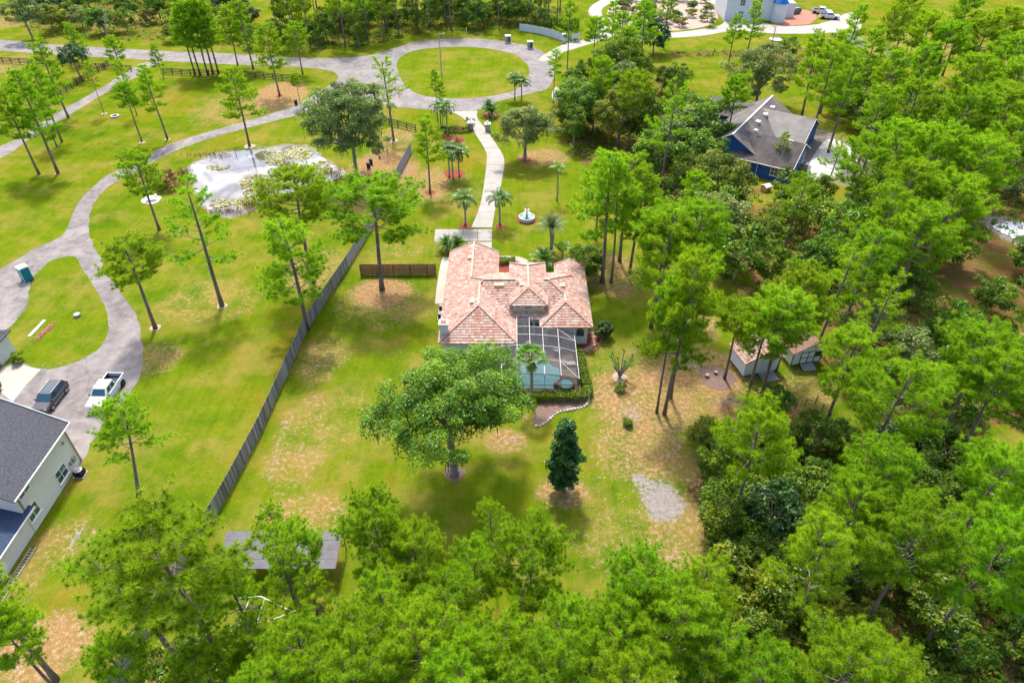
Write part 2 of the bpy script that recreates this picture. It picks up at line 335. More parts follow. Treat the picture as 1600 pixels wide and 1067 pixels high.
# ---------------------------------------------------------------- mesh helpers
class MB:
    """collects shapes for ONE mesh object"""
    def __init__(s): s.v = []; s.f = []; s.m = []; s.t = []
    def add(s, vs, fs, mi=0, tint=0.5):
        b = len(s.v); s.v += [tuple(x) for x in vs]; s.f += [tuple(b + i for i in f) for f in fs]; s.m += [mi] * len(fs); s.t += [tint] * len(vs); return s
    def box(s, x0, x1, y0, y1, z0, z1, mi=0, M=None):
        vs = [Vector(p) for p in ((x0,y0,z0),(x1,y0,z0),(x1,y1,z0),(x0,y1,z0),(x0,y0,z1),(x1,y0,z1),(x1,y1,z1),(x0,y1,z1))]
        if M is not None: vs = [M @ v for v in vs]
        return s.add(vs, [(0,3,2,1),(4,5,6,7),(0,1,5,4),(1,2,6,5),(2,3,7,6),(3,0,4,7)], mi)
    def bar(s, a, b, w, h=None, mi=0):
        a, b = Vector(a), Vector(b); h = h or w; d = (b - a); l = d.length; d.normalize()
        up = Vector((0,0,1)) if abs(d.z) < 0.95 else Vector((0,1,0))
        x = d.cross(up).normalized(); y = x.cross(d)
        vs = [p + x*sx*w/2 + y*sy*h/2 for p in (a, b) for sx, sy in ((-1,-1),(1,-1),(1,1),(-1,1))]
        return s.add(vs, [(0,1,2,3),(7,6,5,4),(0,4,5,1),(1,5,6,2),(2,6,7,3),(3,7,4,0)], mi)
    def tube(s, pts, rr, n=7, mi=0, cap=True, tint=0.5):
        pts = [Vector(p) for p in pts]; b = len(s.v); k = len(pts)
        for i, p in enumerate(pts):
            d = (pts[min(i+1,k-1)] - pts[max(i-1,0)]).normalized()
            up = Vector((1,0,0)) if abs(d.x) < 0.8 else Vector((0,1,0))
            x = d.cross(up).normalized(); y = d.cross(x)
            for j in range(n):
                a = 2*math.pi*j/n; s.v.append(tuple(p + (x*math.cos(a) + y*math.sin(a))*rr[i])); s.t.append(tint)
        for i in range(k-1):
            for j in range(n):
                s.f.append((b+i*n+j, b+i*n+(j+1)%n, b+(i+1)*n+(j+1)%n, b+(i+1)*n+j)); s.m.append(mi)
        if cap:
            s.f.append(tuple(b+(k-1)*n+j for j in range(n))); s.m.append(mi)
            s.f.append(tuple(b+n-1-j for j in range(n))); s.m.append(mi)
        return s
    def lathe(s, prof, c=(0,0,0), n=20, mi=0, cap=True):
        return s.tube([(c[0], c[1], c[2]+z + i*1e-6) for i, (r, z) in enumerate(prof)], [max(r,1e-4) for r, z in prof], n, mi, cap) if all(prof[i+1][1] > prof[i][1] for i in range(len(prof)-1)) else s._lathe(prof, c, n, mi)
    def _lathe(s, prof, c, n, mi):
        b = len(s.v); k = len(prof)
        for r, z in prof:
            for j in range(n):
                a = 2*math.pi*j/n; s.v.append((c[0]+r*math.cos(a), c[1]+r*math.sin(a), c[2]+z)); s.t.append(0.5)
        for i in range(k-1):
            for j in range(n):
                s.f.append((b+i*n+j, b+i*n+(j+1)%n, b+(i+1)*n+(j+1)%n, b+(i+1)*n+j)); s.m.append(mi)
        return s
    def prism(s, poly, z0, z1, mi=0):
        """flat polygon (x, y) raised from z0 to z1, top tessellated"""
        n = len(poly); P = [Vector((p[0], p[1], 0)) for p in poly]
        area = sum(P[i].x*P[(i+1)%n].y - P[(i+1)%n].x*P[i].y for i in range(n))
        if area < 0: P = P[::-1]
        b = len(s.v)
        s.v += [(p.x, p.y, z1) for p in P] + [(p.x, p.y, z0) for p in P]; s.t += [0.5]*2*n
        for t in tessellate_polygon([P]):
            t = tuple(t); nn = (P[t[1]]-P[t[0]]).cross(P[t[2]]-P[t[0]]).z
            if nn < 0: t = t[::-1]
            s.f.append(tuple(b+i for i in t)); s.m.append(mi)
        for i in range(n):
            j = (i+1) % n; s.f.append((b+n+i, b+n+j, b+j, b+i)); s.m.append(mi)
        return s
    def face(s, pts, mi=0): return s.add(pts, [tuple(range(len(pts)))], mi)
    def slab(s, pts, t=0.12, mi=0):
        """a planar polygon in space given a thickness downwards"""
        n = len(pts); P = [Vector(p) for p in pts]; Q = [p - Vector((0,0,t)) for p in P]
        fs = [tuple(range(n)), tuple(range(2*n-1, n-1, -1))] + [(i, n+i, n+(i+1)%n, (i+1)%n) for i in range(n)]
        return s.add(P+Q, fs, mi)
    def mesh(s, name, mats, smooth=False, tint=False):
        me = bpy.data.meshes.new(name); me.from_pydata(s.v, [], s.f)
        for q in (mats if isinstance(mats, (list, tuple)) else [mats]): me.materials.append(MATS[q])
        if any(s.m): me.polygons.foreach_set("material_index", s.m)
        if smooth: me.polygons.foreach_set("use_smooth", [True]*len(s.f))
        if tint:
            at_ = me.attributes.new("tint", 'FLOAT', 'POINT'); at_.data.foreach_set("value", s.t)
        me.update(); return me

def tag(o, label=None, cat=None, group=None, kind=None):
    for k, v in (("label", label), ("category", cat), ("group", group), ("kind", kind)):
        if v: o[k] = v
    return o
def link(name, me, parent=None, loc=None):
    o = bpy.data.objects.new(name, me); COL.objects.link(o)
    if parent is not None:
        o.parent = parent
    if loc is not None: o.location = loc
    return o
def empty(name, loc=(0,0,0), rz=0.0):
    o = bpy.data.objects.new(name, None); COL.objects.link(o); o.location = loc; o.rotation_euler = (0,0,rz); o.empty_display_size = 0.5
    return o
def wpart(name, mb, mats, parent, smooth=False, tint=False, kind=None, root=None):
    """a part whose shapes were given in world coordinates (its thing is not turned)"""
    o = link(name, mb.mesh(name, mats, smooth, tint), parent)
    r = root if root is not None else parent
    if r is parent and parent is not None: o.location = -Vector(parent.location)
    if kind: o["kind"] = kind
    return o
def lpart(name, mb, mats, parent, smooth=False, tint=False, kind=None):
    o = link(name, mb.mesh(name, mats, smooth, tint), parent)
    if kind: o["kind"] = kind
    return o
def sub(name, mb, mats, part, smooth=False):
    """sub-part given in the same coordinates as its part"""
    return link(name, mb.mesh(name, mats, smooth), part)
def copy_tree(o, parent=None):
    c = o.copy(); COL.objects.link(c); c.parent = parent
    for ch in list(o.children): copy_tree(ch, c)
    return c
def structure(name, mb, mats, label=None, kind='structure'):
    o = link(name, mb.mesh(name, mats)); o["kind"] = kind
    if label: o["label"] = label
    return o
def smooth_line(pts, k=6, closed=False):
    P = [Vector(p) for p in pts]; n = len(P); out = []
    rng = range(n) if closed else range(n-1)
    g = (lambda i: P[i % n]) if closed else (lambda i: P[max(0, min(n-1, i))])
    for i in rng:
        a, b, c, d = g(i-1), g(i), g(i+1), g(i+2)
        for j in range(k):
            t = j/k
            out.append(0.5*((2*b) + (c-a)*t + (2*a-5*b+4*c-d)*t*t + (3*b-a-3*c+d)*t*t*t))
    if not closed: out.append(P[-1])
    return out
def gp(pts, h=0.0): return [at(x, y, h) for x, y in pts]
def resample(pts, n):
    P = [Vector(p) for p in pts]; ds = [0.0]
    for i in range(len(P)-1): ds.append(ds[-1] + (P[i+1]-P[i]).length)
    out = []; j = 0
    for k in range(n):
        t = ds[-1]*k/(n-1)
        while j < len(P)-2 and ds[j+1] < t: j += 1
        w = (t-ds[j])/max(1e-9, ds[j+1]-ds[j]); out.append(P[j].lerp(P[j+1], min(1, max(0, w))))
    return out
def inside(X, Y, poly):
    X = np.asarray(X, float); Y = np.asarray(Y, float); r = np.zeros(X.shape, bool); n = len(poly)
    for i in range(n):
        x0, y0 = poly[i][0], poly[i][1]; x1, y1 = poly[(i+1) % n][0], poly[(i+1) % n][1]
        if y0 == y1: continue
        cnd = ((y0 > Y) != (y1 > Y)) & (X < (x1-x0)*(Y-y0)/(y1-y0) + x0)
        r ^= cnd
    return r

# ================================================================ GROUND
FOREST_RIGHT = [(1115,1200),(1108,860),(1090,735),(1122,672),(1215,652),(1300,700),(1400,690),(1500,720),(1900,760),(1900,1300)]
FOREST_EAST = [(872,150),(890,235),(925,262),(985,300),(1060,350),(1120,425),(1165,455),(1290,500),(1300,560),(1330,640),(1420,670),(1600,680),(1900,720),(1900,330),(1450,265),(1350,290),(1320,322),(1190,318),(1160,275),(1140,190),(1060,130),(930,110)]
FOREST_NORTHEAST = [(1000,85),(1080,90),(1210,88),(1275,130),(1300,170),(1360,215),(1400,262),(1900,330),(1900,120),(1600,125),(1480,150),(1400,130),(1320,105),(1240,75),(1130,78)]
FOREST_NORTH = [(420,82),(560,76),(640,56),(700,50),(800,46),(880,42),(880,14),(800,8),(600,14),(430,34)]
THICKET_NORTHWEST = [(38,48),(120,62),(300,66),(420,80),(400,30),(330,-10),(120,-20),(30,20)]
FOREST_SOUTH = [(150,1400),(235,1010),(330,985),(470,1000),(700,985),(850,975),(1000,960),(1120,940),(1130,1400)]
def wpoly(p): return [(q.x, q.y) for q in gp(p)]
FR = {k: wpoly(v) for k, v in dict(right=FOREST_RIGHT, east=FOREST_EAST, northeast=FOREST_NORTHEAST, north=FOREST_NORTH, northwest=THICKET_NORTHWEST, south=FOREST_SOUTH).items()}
# bare and thatchy spots: photograph x, y, half width, half height, strength
TAN = [(595,458,48,24,.75),(600,478,90,38,.35),(470,690,50,90,.40),(505,560,40,40,.45),(480,800,80,35,.45),(1010,620,95,60,.62),(1000,700,75,60,.55),
       (1060,760,60,70,.45),(880,770,45,25,.6),(1060,850,60,60,.55),(980,850,90,60,.35),(1100,585,80,45,.62),(1080,500,45,40,.5),(960,430,45,35,.55),
       (1180,640,75,22,.75),(1250,610,60,35,.45),(595,270,55,38,.75),(575,310,60,25,.5),(620,215,30,20,.5),(672,290,32,28,.6),(435,150,45,24,.7),
       (365,170,70,24,.4),(850,246,42,14,.6),(110,850,40,45,.45),(60,1010,90,60,.65),(240,560,45,32,.45),(330,470,90,40,.35),(490,420,45,40,.45),
       (790,690,35,20,.6),(835,655,25,14,.4),(630,390,60,14,.35),(840,560,60,60,.2),(720,300,40,30,.3),(930,560,30,40,.3),(1000,560,40,20,.4),
       (20,100,60,16,.45),(1450,70,60,22,.4),(1370,70,60,20,.35),(60,880,30,90,.4),(1360,265,40,20,.4),(900,840,60,20,.3),(540,640,40,60,.3),
       (200,30,60,16,.5),(10,35,40,12,.5),(70,575,40,14,.3),(700,230,30,14,.35),(1550,250,60,50,.3)]
SAND = [(985,645,22,30,.42),(1035,782,34,36,.80),(1015,762,24,18,.62),(998,746,14,14,.62),(1048,800,20,20,.6),(1080,565,36,18,.42),(440,690,18,60,.34),(425,740,20,30,.34),(1060,690,30,30,.34),(620,268,26,16,.42),(560,280,26,9,.5),
        (880,772,28,18,.38),(1060,860,35,40,.36),(120,838,12,22,.6),(500,570,18,26,.3),(1150,625,60,12,.4),(1240,625,40,14,.36),(800,690,18,12,.4),
        (1580,360,34,26,.8),(400,228,24,8,.35),(1300,600,18,12,.4),(15,1040,30,20,.45),(300,335,20,5,.3),(1385,690,40,16,.36),(1290,240,60,45,.8),(945,805,30,8,.3),(430,330,40,10,.35),
        (1340,250,50,10,.2)]
LUSH = [(720,110,110,44,1.0),(840,280,80,60,.7),(880,330,60,60,.5),(850,60,60,30,.9),(1000,65,150,35,.8),(600,600,70,80,.25),(250,600,90,70,.5),(90,500,60,70,.5),
        (300,110,200,14,.6),(200,62,250,10,.7),(640,70,120,14,.7),(60,330,90,80,.55),(200,400,80,80,.35),(950,540,40,50,.4),(1120,520,50,60,.4),(880,640,40,30,.4),(1300,110,80,30,.6)]
xs = np.concatenate([[-1500,-800,-450,-300,-230], np.arange(-190,190.1,0.8), [230,300,450,800,1500]])
ys = np.concatenate([[-600,-200,-60,-10], np.arange(8,262,0.8), [275,300,350,450,700,1200,2500]])
GX, GY = np.meshgrid(xs, ys); nx, ny = len(xs), len(ys)
def spots(lst, soft=(1.6, .62)):
    r = np.zeros(GX.shape)
    for x, y, rx, ry, st in lst:
        p = at(x, y); ax = rx/px_per_m(p.x, p.y); ay = (at(x, y-ry).y - at(x, y+ry).y)/2
        d = ((GX-p.x)/ax)**2 + ((GY-p.y)/ay)**2
        r = np.maximum(r, st*np.clip(soft[0]*(1-d*soft[1]), 0, 1))
    return r
wob = 1.5*np.sin(GX*0.9+GY*0.37)+1.2*np.sin(GY*1.1-GX*0.5)
fm = np.zeros(GX.shape)
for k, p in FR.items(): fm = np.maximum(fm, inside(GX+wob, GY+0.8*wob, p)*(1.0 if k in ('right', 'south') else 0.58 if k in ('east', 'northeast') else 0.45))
g_t, g_s, g_l = spots(TAN), spots(SAND, (1.15, .55)), spots(LUSH)
me = bpy.data.meshes.new("ground")
me.vertices.add(nx*ny); me.vertices.foreach_set("co", np.stack([GX, GY, np.zeros_like(GX)], -1).ravel())
ii = (np.arange(ny-1)[:,None]*nx + np.arange(nx-1)[None,:]).ravel()
quads = np.stack([ii, ii+1, ii+nx+1, ii+nx], -1)
me.loops.add(quads.size); me.loops.foreach_set("vertex_index", quads.ravel())
me.polygons.add(len(quads)); me.polygons.foreach_set("loop_start", np.arange(len(quads))*4)
me.update(calc_edges=True)
ca = me.attributes.new("cover", 'FLOAT_COLOR', 'POINT')
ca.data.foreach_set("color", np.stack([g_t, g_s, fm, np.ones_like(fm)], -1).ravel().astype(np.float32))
la = me.attributes.new("lush", 'FLOAT', 'POINT'); la.data.foreach_set("value", g_l.ravel().astype(np.float32))
me.materials.append(MATS["ground"])
ground = link("ground", me); ground["kind"] = 'structure'

def sheet(name, px, mat, z, label=None, k=5, closed_smooth=True, kind='structure', depth=None):
    pts = gp(px); pts = smooth_line(pts, k, True) if closed_smooth else pts
    if mat.startswith('asphalt') or name.startswith('pond'):
        jr = random.Random(len(px)); j_ = .45 if name.startswith('pond') else .16; pts = [q + Vector((jr.uniform(-j_, j_), jr.uniform(-j_, j_), 0)) for q in pts]
    mb = MB().prism([(p.x, p.y) for p in pts], -0.3 if depth is None else depth, z)
    return structure(name, mb, mat, label, kind)

# --- the street with its turning circle, the lanes
street = ([(-220,44),(0,62),(60,68),(130,73),(275,81),(357,84),(450,90),(525,91),(575,87),(612,77),(650,66),(700,61),(750,61),(800,67),(837,76),(858,90),(866,108),(864,125),(852,140),(822,148),(800,153),(775,160),(745,172.5),(705,174.5),(650,170),(615,167),(580,160),(540,158),(500,163),(470,172),(462,183),(452,172),(470,160),(505,140),(527,124),(520,112),(475,106),(400,102.5),(375,102),(275,96.5),(180,91),(82,85.5),(0,79.5),(-220,60)])
sheet("road", street, "asphalt", 0.010, k=9)
sheet("traffic_island", [(622,112),(620,100),(628,88),(655,78),(700,74),(750,75),(800,84),(820,97),(827,110),(822,126),(800,143),(750,152.5),(700,154),(655,148),(632,132)], "ground", 0.016, k=5)
isl = bpy.data.objects["traffic_island"].data
lv = isl.attributes.new("lush", 'FLOAT', 'POINT'); lv.data.foreach_set("value", [1.0]*len(isl.vertices))
sheet("lane", [(475,162),(400,185),(330,205),(260,228),(200,258),(160,280),(122,318),(105,358),(88,374),(50,391),(0,421),(-90,470),(-90,640),(-20,600),(2,575),(28,567),(62,576),(88,574.5),(112,567.5),(150,547.5),(166,527.5),(170,512),(167,490),(155,460),(135,430),(119,402),(95,402.5),(75,410.5),(52,432.5),(45,452),(45,470),(25,502.5),(0,519.5),(-60,545),(-60,680),(80,720),(118,735),(127,722),(145,690),(165,652),(190,630),(212,602),(222,562),(221,522),(212,492),(190,460),(170,430),(155,400),(141,370),(139,345),(146,320),(170,291),(215,268),(270,237.5),(340,213.5),(400,196.5),(478,176)], "asphalt_lane", 0.006, k=4)
sheet("lane", [(-120,262),(0,229),(60,196),(92,175),(160,137),(180,124),(200,112),(225,98),(252,98),(230,108),(215,120),(185,134),(140,160),(107,181),(50,214.5),(0,247.5),(-120,290)], "asphalt_lane", 0.005, k=4)
sheet("lane", [(842,92),(880,70),(905,64),(925,58),(935,40),(920,22),(926,8),(960,-8),(990,-8),(965,2),(946,10),(940,20),(952,38),(985,50),(1040,52),(1090,47),(1125,40),(1132,28),(1120,10),(1090,-6),(1140,-10),(1170,22),(1210,40),(1280,38),(1330,20),(1345,45),(1290,52),(1210,53),(1150,48),(1100,56),(1040,60),(970,59),(930,67),(900,76),(880,82),(862,95)], "concrete", 0.014, k=4)
sheet("apron", [(862,150),(868,136),(882,146),(885,155),(868,158)], "concrete", 0.007, k=3)
sheet("terrace", [(1210,38),(1240,15),(1275,22),(1265,38)], "brick_red", 0.018, k=2)
sheet("planting_bed", [(948,22),(965,5),(1010,-4),(1080,-4),(1112,12),(1122,28),(1108,40),(1070,47),(1010,49),(965,42)], "litter", 0.018, k=4)
sheet("apron", [(-4,585),(6,574),(28,569),(64,577),(40,602),(20,628),(-14,600)], "concrete_old", 0.010, closed_smooth=False)
sheet("patio", [(1262,262),(1292,218),(1330,232),(1338,262),(1300,276),(1268,282)], "gravel_white", 0.012, k=3)

# --- the concrete driveway, slab by slab
driveway = empty("driveway", at(760, 280)); driveway["kind"] = 'structure'
dl = resample(smooth_line(gp([(705,175),(721.6,183.6),(736,200),(757.6,234),(760.5,248),(757.6,277),(752,313),(744,338),(736,355.7)]), 8), 81)
dr = resample(smooth_line(gp([(746.4,173.5),(746,184.7),(757.6,200.5),(776.7,227.5),(788,250),(783.5,286),(774.5,324),(769,356)]), 8), 81)
structure("driveway_base", MB().prism([(q.x, q.y) for q in dl + dr[::-1]], -0.2, 0.006), "mulch_brown")
def slab_part(poly):
    cxm = sum(p.x for p in poly)/len(poly); cym = sum(p.y for p in poly)/len(poly)
    mb = MB().prism([(p.x + (cxm-p.x)*0.012, p.y + (cym-p.y)*0.018) for p in poly], -0.12, 0.03 + random.uniform(-0.003, 0.003))
    wpart("slab", mb, "concrete", driveway)
random.seed(3)
for i in range(0, 80, 4):
    slab_part([dl[i+j] for j in range(5)] + [dr[i+j] for j in range(4, -1, -1)])
for (a, b) in ((680,702),(702,724),(724,746),(746,769)):
    slab_part(gp([(a+0.3,358.5),(b-0.2,358.5),(b-(0.6 if b > 740 else 2.5),377),(a-(0 if a > 740 else 2.0),377)]))
for (a, b) in ((731,750),(750,769)):
    slab_part(gp([(a,378.3),(b-0.3,378.3),(b-1.3,398),(a-1.5,398)]))

# --- front walk and the strip along the garage
def ribbon(name, px, w, mat, z, label=None, k=6):
    P = smooth_line(gp(px), k); l, r = [], []
    for i, p in enumerate(P):
        d = (P[min(i+1, len(P)-1)] - P[max(i-1, 0)]).normalized(); n = Vector((-d.y, d.x, 0))
        l.append(p + n*w/2); r.append(p - n*w/2)
    return structure(name, MB().prism([(q.x, q.y) for q in l + r[::-1]], -0.2, z), mat, label)
ribbon("path", [(768,403),(785,403.5),(805,404),(818,408),(824,415)], 1.2, "concrete", 0.03)
ribbon("path", [(699,402),(694,425),(690,455),(688,475)], 1.5, "concrete_old", 0.03)
sheet("planting_bed", [(780,408),(806,406),(812,416),(800,424),(780,424)], "mulch_red", 0.02, k=3)
sheet("planting_bed", [(690,418),(696,404),(706,400),(706,416),(697,424)], "mulch_red", 0.02, k=3)
sheet("planting_bed", [(842,664),(833,655),(838,640),(850,626),(905,622),(917,624),(915,634),(890,640),(872,643),(862,652)], "mulch_brown", 0.02, k=4)
sheet("planting_bed", [(905,545),(915,548),(926,546),(934,538),(936,520),(925,516),(912,530)], "mulch_red", 0.02, k=3)
def ring(x, y, r, mat="mulch_red", z=0.025):
    p = at(x, y); pts = [(p.x + r*(1+0.10*math.sin(3*a+x))*math.cos(a), p.y + r*(1+0.08*math.cos(4*a+y))*math.sin(a)) for a in np.linspace(0, 2*math.pi, 28, endpoint=False)]
    o = structure("mulch", MB().prism(pts, -0.1, z), mat, None, 'structure')
for q in ((710,272,1.9),(727,352,0.95),(781,353,0.8),(672,301,0.9),(716,252,0.7),(821,250,1.3),(823,343,1.75),(714,218,1.5),(699,213,1.0),(437,150,0.8),(767,180,1.8)): ring(*q)
for q in ((710,740,1.1,"mulch_brown"),(243,512,0.7,"litter"),(347,478,0.7,"litter"),(390,229,1.1,"litter"),(163,178,0.6,"litter"),(222,223,0.6,"litter"),(262,218,0.6,"litter"),(615,220,0.9,"litter"),(90,271,0.5,"litter"),(968,590,0.9,"litter"),(557,276,1.7,"litter"),(1120,590,2.1,"mulch_brown")): ring(*q)

# --- pond
pond_px = [(288,269),(302,256),(330,243.5),(357,238),(397,235),(426,231),(451,228),(484,232),(503,246),(528,264),(540,271),(516,283),(502,282),(470,292),(445,306),(426,315),(395,329),(364,337),(342,335),(318,320),(304,292),(292,281)]
sheet("pond_shore", [(p[0]+(p[0]-405)*0.035, p[1]+(p[1]-280)*0.055) for p in pond_px], "water_mud", 0.004, k=9)
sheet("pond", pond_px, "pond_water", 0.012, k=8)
rng = np.random.default_rng(5)
def lily_field(name, regions, count, rr, mat, z0):
    mb = MB()
    for x, y, rx, ry, share in regions:
        for _ in range(int(count*share)):
            a = rng.uniform(0, 6.28); q = math.sqrt(rng.uniform(0, 1)); p = at(x + rx*q*math.cos(a), y + ry*q*math.sin(a))
            r = rng.uniform(*rr); t0 = rng.uniform(0, 6.28); tl = rng.uniform(-0.35, 0.35, 2)
            pts = [(p.x + r*math.cos(t0+k), p.y + r*math.sin(t0+k), z0 + rng.uniform(0, .004) + r*(math.cos(t0+k)*tl[0]*0.5+math.sin(t0+k)*tl[1]*0.5)+0.1*abs(tl[0])) for k in np.linspace(0.25, 6.03, 8)]
            mb.add(pts + [(p.x, p.y, z0+0.1*abs(tl[0]))], [(i, i+1, 8) for i in range(7)], 0, rng.uniform(0, 1))
    return tag(link(name, mb.mesh(name, mat, tint=True)), "pale lily pads floating on the pond", None, None, 'stuff')
lily_field("lily_pads", [(424,244,24,9,.22),(466,240,22,10,.22),(430,252,14,6,.06),(408,296,28,24,.30),(455,285,30,12,.12),(380,318,20,8,.10),(505,262,14,10,.08),(385,286,12,6,.05),(432,278,12,5,.06),(492,272,16,8,.10),(470,268,12,4,.04),(345,318,16,7,.05),(340,262,20,4,.03)], 1500, (0.16, 0.42), "lily_leaves", 0.03)

# ================================================================ BUILDINGS
def tile_field(mb, poly, along, tw=0.36, tl=0.38, seed=0, tint=None):
    """barrel tiles laid course by course over a planar roof polygon; 'along' is the direction of the eave"""
    r = random.Random(seed); P = [Vector(p) for p in poly]
    nrm = Vector((0,0,0))
    for i in range(len(P)): nrm += P[i].cross(P[(i+1) % len(P)])
    nrm.normalize(); nrm = nrm if nrm.z > 0 else -nrm
    u = Vector(along).normalized(); w = nrm.cross(u).normalized()
    if w.z < 0: w = -w
    O = P[0]; q = [((p-O).dot(u), (p-O).dot(w)) for p in P]
    ua, ub, wa, wb = min(a for a, b in q), max(a for a, b in q), min(b for a, b in q), max(b for a, b in q)
    row = 0; y = wa
    while y < wb:
        x = ua + (0 if row % 2 == 0 else 0.0)
        n = int((ub-ua)/tw)+1
        cxs = np.array([ua + (k+0.5)*tw for k in range(n)]); ok = inside(cxs, np.full(n, y+tl*0.5), q)
        for k in range(n):
            if not ok[k]: continue
            x0 = ua + k*tw; x1 = x0 + tw*0.97; t = min(1, max(0, r.gauss(0.56, 0.19)))
            if r.random() < 0.03: t = 0.97
            lift = 0.075 + r.uniform(-.006, .008); base = O + u*0 
            prof = ((0, 0.012), (0.16, 0.060), (0.40, 0.075), (0.60, 0.035), (1.0, 0.012))
            vs = []
            for yy, up in ((y-0.03, lift), (y+tl, 0.012)):
                for f, hh in prof: vs.append(O + u*(x0+(x1-x0)*f) + w*yy + nrm*(hh*0.8+up))
            vs += [O + u*x0 + w*(y-0.03), O + u*x1 + w*(y-0.03)]
            mb.add(vs, [(i, i+1, i+6, i+5) for i in range(4)] + [(10, 11, 4, 3, 2, 1, 0)], 0, t)
        y += tl; row += 1
def ridge_caps(mb, a, b, r0=0.13, seed=0):
    a, b = Vector(a), Vector(b); n = max(1, int((b-a).length/0.42)); rr = random.Random(seed)
    for i in range(n):
        p, q = a.lerp(b, i/n), a.lerp(b, (i+1.08)/n); d = (q-p).normalized(); s = d.cross(Vector((0,0,1))).normalized(); up = s.cross(d)
        vs = []
        for c_, rad_ in ((p, r0*1.08), (q, r0*0.92)):
            for k in range(5):
                an = math.pi*k/4; vs.append(c_ + s*rad_*math.cos(an) + up*(rad_*math.sin(an)*0.9+0.03))
        mb.add(vs, [(k, k+1, k+6, k+5) for k in range(4)] + [(4, 3, 2, 1, 0)], 0, rr.uniform(.35, .8))
def window(parent, o, ux, w, h, mat="window_glass", frame="white_paint", nx_=2, ny_=2, name="window", t=0.06, sill=True):
    """a framed window on a wall: o = lower left corner, ux = direction along the wall, facing n = ux x up"""
    o, ux = Vector(o), Vector(ux).normalized(); up = Vector((0,0,1)); n = ux.cross(up)
    M = Matrix((( ux.x, n.x, 0, o.x), (ux.y, n.y, 0, o.y), (0, 0, 1, o.z), (0, 0, 0, 1)))
    fr = MB(); fw = 0.08
    fr.box(-fw, 0, -0.02, t, -fw, h+fw, M=M); fr.box(w, w+fw, -0.02, t, -fw, h+fw, M=M); fr.box(0, w, -0.02, t, -fw, 0, M=M); fr.box(0, w, -0.02, t, h, h+fw, M=M)
    for i in range(1, nx_): fr.box(w*i/nx_-0.03, w*i/nx_+0.03, 0, t*0.9, 0, h, M=M)
    for j in range(1, ny_):
        for i in range(nx_): fr.box(w*i/nx_+(0.03 if i else 0), w*(i+1)/nx_-(0.03 if i < nx_-1 else 0), 0, t*0.8, h*j/ny_-0.03, h*j/ny_+0.03, M=M)
    f = wpart(name, fr, frame, parent)
    sub("pane", MB().box(0, w, -0.01, 0.022, 0, h, M=M), mat, f)
    if sill: sub("sill", MB().box(-0.14, w+0.14, 0.001, t+0.08, -fw-0.07, -fw-0.002, M=M), frame, f)
    return f

# --- the tiled house
PZ, EH = 0.45, 3.0
house = tag(empty("house", (0.5, 73, 0)), "cream stucco house under a many-hipped pink barrel tile roof beside the screened pool", "house")
def h3(x, y, h): return (x, y, h)
roof_planes = []   # polygon, eave direction
def rp(poly, along): roof_planes.append((poly, along))
E_, cH, aH, dH, eH, nH = EH, 5.385, 4.575, 5.1375, 4.4625, 3.9225
rp([(-8.9,64.05,E_),(-8.9,84.9,E_),(-5.4,84.9,aH),(-5.4,75.9,aH),(-3.6,74.1,cH),(-4.15,73.55,dH),(-4.15,68.8,dH)], (0,1,0))
rp([(-8.9,64.05,E_),(0.6,64.05,E_),(-4.15,68.8,dH)], (1,0,0))
rp([(0.6,64.05,E_),(0.6,68.8,E_),(-4.15,73.55,dH),(-4.15,68.8,dH)], (0,1,0))
rp([(-1.9,79.4,E_),(-1.9,84.9,E_),(-5.4,84.9,aH),(-5.4,75.9,aH)], (0,1,0))
rp([(-1.9,79.4,E_),(5.9,79.4,E_),(7.95,77.35,nH),(4.7,74.1,cH),(-3.6,74.1,cH),(-5.4,75.9,aH)], (1,0,0))
rp([(0.6,68.8,E_),(3.5,68.8,E_),(6.75,72.05,eH),(4.7,74.1,cH),(-3.6,74.1,cH),(-4.15,73.55,dH)], (1,0,0))
rp([(10,67.2,E_),(10,81.5,E_),(7.95,81.5,nH),(7.95,77.35,nH),(4.7,74.1,cH),(6.75,72.05,eH),(6.75,70.45,eH)], (0,1,0))
rp([(3.5,67.2,E_),(10,67.2,E_),(6.75,70.45,eH)], (1,0,0))
rp([(3.5,67.2,E_),(3.5,68.8,E_),(6.75,72.05,eH),(6.75,70.45,eH)], (0,1,0))
rp([(5.9,79.4,E_),(5.9,81.5,E_),(7.95,81.5,nH),(7.95,77.35,nH)], (0,1,0))
TX0, TX1, TY0, TY1, TE, TR = -0.3, 4.5, 69.7, 79.6, 4.5, 5.58
rp([(TX0,TY0,TE),(TX0,TY1,TE),(2.1,TY1-2.4,TR),(2.1,TY0+2.4,TR)], (0,1,0))
rp([(TX1,TY0,TE),(TX1,TY1,TE),(2.1,TY1-2.4,TR),(2.1,TY0+2.4,TR)], (0,1,0))
rp([(TX0,TY0,TE),(TX1,TY0,TE),(2.1,TY0+2.4,TR)], (1,0,0))
rp([(TX0,TY1,TE),(TX1,TY1,TE),(2.1,TY1-2.4,TR)], (1,0,0))
rb, tl_ = MB(), MB()
for i, (poly, al) in enumerate(roof_planes):
    P = [Vector(p) for p in poly]
    nz = sum((P[k].x*P[(k+1) % len(P)].y - P[(k+1) % len(P)].x*P[k].y) for k in range(len(P)))
    if nz < 0: P = P[::-1]
    rb.slab(P, 0.16); tile_field(tl_, P, al, seed=i)
roof = wpart("roof", rb, "ridge_mortar", house)
o = link("roof_tiles", tl_.mesh("roof_tiles", "roof_tile", tint=True), house); o.location = -house.location; o["kind"] = 'stuff'; tl_obj = o
caps, ridge = MB(), MB()
